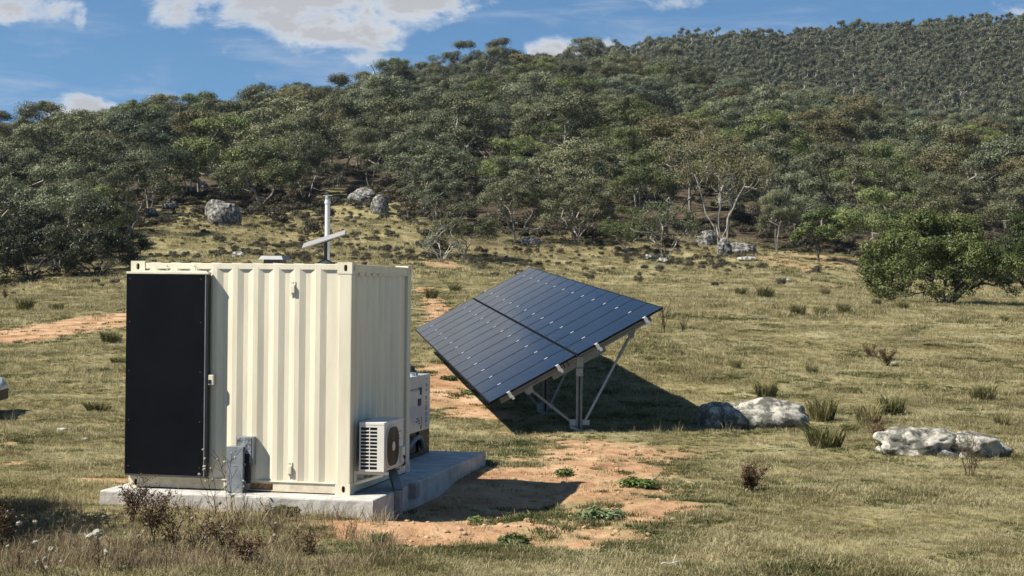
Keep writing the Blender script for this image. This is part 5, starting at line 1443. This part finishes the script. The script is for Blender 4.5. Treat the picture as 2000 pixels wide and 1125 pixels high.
weed(480, 1105, .26, 721, 'low brown tangle at the bottom edge', 7, 2, 7, .8, 'dark_stem', .004, 4, 'dead_bush', 'bush')
weed(1468, 962, .30, 722, 'small dark bare shrub alone in the right foreground', 8, 0, 8, .55, 'dark_stem', .006, 10, 'dead_bush', 'bush')
weed(1895, 930, .62, 723, 'leafless grey shrub in front of the right hand rock pair', 9, 0, 8, .5, 'dry_stem', .005, 0, 'dead_bush', 'bush')
weed(1718, 880, .48, 724, 'reddish dry shrub at the left end of the rock pair', 8, 0, 8, .4, 'dry_stem', .005, 4, 'dead_bush', 'bush')
weed(1535, 838, .44, 725, 'small bare dry stem in front of the sunlit rock', 3, 0, 6, .35, 'dry_stem', .005)
weed(1640, 815, .5, 726, 'thin upright weed behind the large grey-green tussock', 3, 0, 3, .15, 'dry_stem', .004)
weed(1297, 650, .9, 727, 'tall brown weed stalk beside the array\'s upper corner', 4, 0, 7, .25, 'dark_stem', .010, 4, 'dead_bush', 'bush')
weed(1335, 648, .55, 728, 'clump of thin brown stalks right of the tall weed by the array', 10, 0, 4, .5, 'dry_stem', .007, 0, 'dead_bush', 'bush')
weed(1735, 715, .45, 729, 'low reddish brown dead bush in mid paddock', 9, 0, 8, .9, 'dark_stem', .007, 8, 'dead_bush', 'bush')
weed(1700, 700, .40, 730, 'greyish dead bush left of the reddish one in mid paddock', 9, 0, 8, .8, 'dry_stem', .007, 4, 'dead_bush', 'bush')
weed(10, 585, .5, 731, 'small dark dead bush at the left edge above the track', 8, 0, 8, .5, 'dark_stem', .009, 6, 'dead_bush', 'bush')

# green leafy weeds at the pad's foot and on the bare earth
GW = [low_shrub(640 + k, .10, .20, 420, .055, .022, M['leaf_green']) for k in range(3)]
for k, (px, py, w, label, t) in enumerate([(560, 1008, 110, 'dark green weed patch at the foot of the pad\'s front', (.50, .55, .5)), (1170, 1012, 150, 'grey-green leafy weed on the orange earth', (.9, .95, 1.2)), (1000, 1068, 130, 'green weed mat at the near edge of the orange earth', (.7, .8, .6)),
        (740, 1058, 80, 'dark green weed mat near the pad\'s front right corner', (.55, .65, .5)), (880, 742, 60, 'dark weed between generator and array', (.5, .55, .55)), (955, 905, 40, 'green weed at the pad\'s far right corner', (.9, 1.0, .8)), (400, 985, 90, 'green weed below the black door', (.6, .75, .5)),
        (1240, 950, 130, 'green weed patch on the earth right of the container shadow', (.75, .85, .6)), (1100, 930, 70, 'weed inside the tip of the container shadow', (.7, .8, .6)), (930, 1020, 60, 'small weed on the orange earth before the shadow', (.8, .85, .7)), (920, 770, 60, 'weed on pale earth beside the array\'s low corner', (.6, .7, .6))]):
    p = at(px, py); s = w * p[1] / F_PX / .5
    o = obj('leafy_weed', GW[k % 3], None, tuple(p), (0, 0, k), (s, s, s * .8 if s < 1.2 else .9)); o.color = tuple(q * 1.6 for q in t) + (1,); tag(o, label, 'weed')

# fallen sticks
for k, (px, py, wpx, ang, label) in enumerate([(1778, 663, 34, .1, 'long bleached stick lying in mid paddock'), (1490, 620, 40, -.1, 'bleached stick lying behind the lone green tussock'), (975, 878, 60, .3, 'dark fallen stick before the array post'),
        (1310, 1112, 40, .2, 'pale stick at the bottom edge right of the earth'), (735, 478, 26, .4, 'bleached forked branch lying on the slope behind the roof'), (1955, 573, 34, .1, 'bleached branch behind the bushy tree')]):
    p = at(px, py, -.03); l = wpx * p[1] / F_PX / 2; r = rs(900 + k)
    pts = [(l * t, .04 * r.randn() * l, .02 + .03 * r.rand()) for t in np.linspace(-1, 1, 6)]
    mb = MB().tube(pts, [.012 * max(l, .6) * q for q in (1.3, 1.2, 1.1, 1, .8, .5)], 6)
    mb.tube([pts[3], (l * .6, l * .25, .10)], [.010 * max(l, .6), .004], 5)
    tag(mb.build('fallen_branch', M['bark_dark' if 'dark' in label else 'bark_dead'], None, loc=tuple(p), rot=(0, 0, ang)), label, 'branch')

# stones in the turned earth
STN = [rock_mesh('stone', 950 + k, .03, .025, .018, M['clod'], sub=2) for k in range(3)]
r = rs(91); sp = []
for q in range(420):
    px, py = 740 + 620 * r.rand(), 880 + 200 * r.rand()
    x, y = flat_xy(px, py)
    if dirt_mask(np.array([x]), np.array([y]))[0] > .35: sp.append((x, y, gz(x, y)))
stuff('gravel', 'small loose stones and clods scattered over the orange earth', 'gravel', [(m, (1, 1, 1)) for m in STN], np.array(sp), r.rand(len(sp)) * 6.28, .35 + 1.1 * r.rand(len(sp)) ** 2, r.randint(3, size=len(sp)))

# ------------------------------------------------------------------ parked car: only its nose enters the picture
def build_car():
    T = thing('parked_car', 'white car whose nose just enters at the left picture edge', 'car', (-9.85, 31.0, gz(-10, 31)), math.radians(4))
    prof = [(0, .32), (.02, .52), (-.10, .66), (-.35, .76), (-1.15, .90), (-4.30, .98), (-4.42, .80), (-4.42, .38), (-4.2, .30), (-.2, .24)]
    def shell(pr, hw, tuck):
        mb = MB(); n = len(pr); ys = [(-hw, tuck), (-hw * .93, 0), (hw * .93, 0), (hw, tuck)]
        mb.prism(pr, lambda u, v, d: (u, d, v), -hw, hw); return mb
    shell(prof, .88, 0).build('body', M['car_white'], T, bevel=.07, smooth=True)
    cab = [(-1.20, .89), (-1.95, 1.42), (-2.3, 1.50), (-3.6, 1.48), (-4.25, .97)]
    shell(cab, .74, 0).build('cabin', M['car_white'], T, bevel=.06, smooth=True)
    for s in (-1, 1):
        MB().prism([(-1.42, .95), (-1.98, 1.36), (-2.65, 1.40), (-2.65, .96)], lambda u, v, d: (u, s * d, v), .742, .748).build('window', M['car_glass'], T)
        MB().prism([(-2.72, .96), (-2.72, 1.40), (-3.45, 1.38), (-3.95, .98)], lambda u, v, d: (u, s * d, v), .742, .748).build('window', M['car_glass'], T)
        MB().hexa([(-.06, s * .55, .60), (-.06, s * .86, .58), (-.42, s * .885, .66), (-.30, s * .55, .68)], [(-.05, s * .55, .70), (-.13, s * .86, .68), (-.50, s * .885, .76), (-.33, s * .55, .77)]).build('headlight', M['car_lamp'], T)
        MB().box(-1.62, -1.50, s * .80, s * .98, .95, 1.06).build('mirror', M['car_white'], T, bevel=.03)
        for x in (-.85, -3.45):
            t = MB().tube([(x, s * .66, .32), (x, s * .90, .32)], .325, 28).build('tyre', M['tyre'], T, bevel=.03)
            MB().tube([(x, s * .895, .32), (x, s * .908, .32)], .20, 20).build('rim', M['alu'], t)
    MB().prism([(-1.32, .93), (-1.30, .95), (-1.95, 1.41), (-1.97, 1.39)], lambda u, v, d: (u + .035, d, v + .01), -.66, .66).build('windscreen', M['car_glass'], T)
    MB().box(-.06, .035, -.70, .70, .28, .48).build('bumper_grille', M['black'], T, bevel=.02)
build_car()

# unseen shrub added outside the picture to cast the shadow at the lower left
p = (-8.75, 15.9)
place_tree('bush_tree', (p[0], p[1], gz(*p)), 3.6, 'unseen rounded dark shrub added outside the left picture edge to cast a shadow', DARK, 3.14, None, 1.0, 'shadow_caster_shrub')

# ------------------------------------------------------------------ mountain air
def build_haze():
    bm = MB().box(-1400, 1400, -40, 1330, -8, 190)
    m = bpy.data.materials.new('mountain_air'); m.use_nodes = True
    nt = m.node_tree; nt.nodes.remove(nt.nodes['Principled BSDF'])
    v = nt.nodes.new('ShaderNodeVolumePrincipled')
    v.inputs['Color'].default_value = (.62, .74, .90, 1); v.inputs['Density'].default_value = .00007; v.inputs['Anisotropy'].default_value = .2
    nt.links.new(v.outputs[0], nt.nodes['Material Output'].inputs['Volume'])
    o = bm.build('haze', m); o['kind'] = 'stuff'
    o['label'] = 'thin blue mountain haze over the far hill'; o['category'] = 'haze'
build_haze()
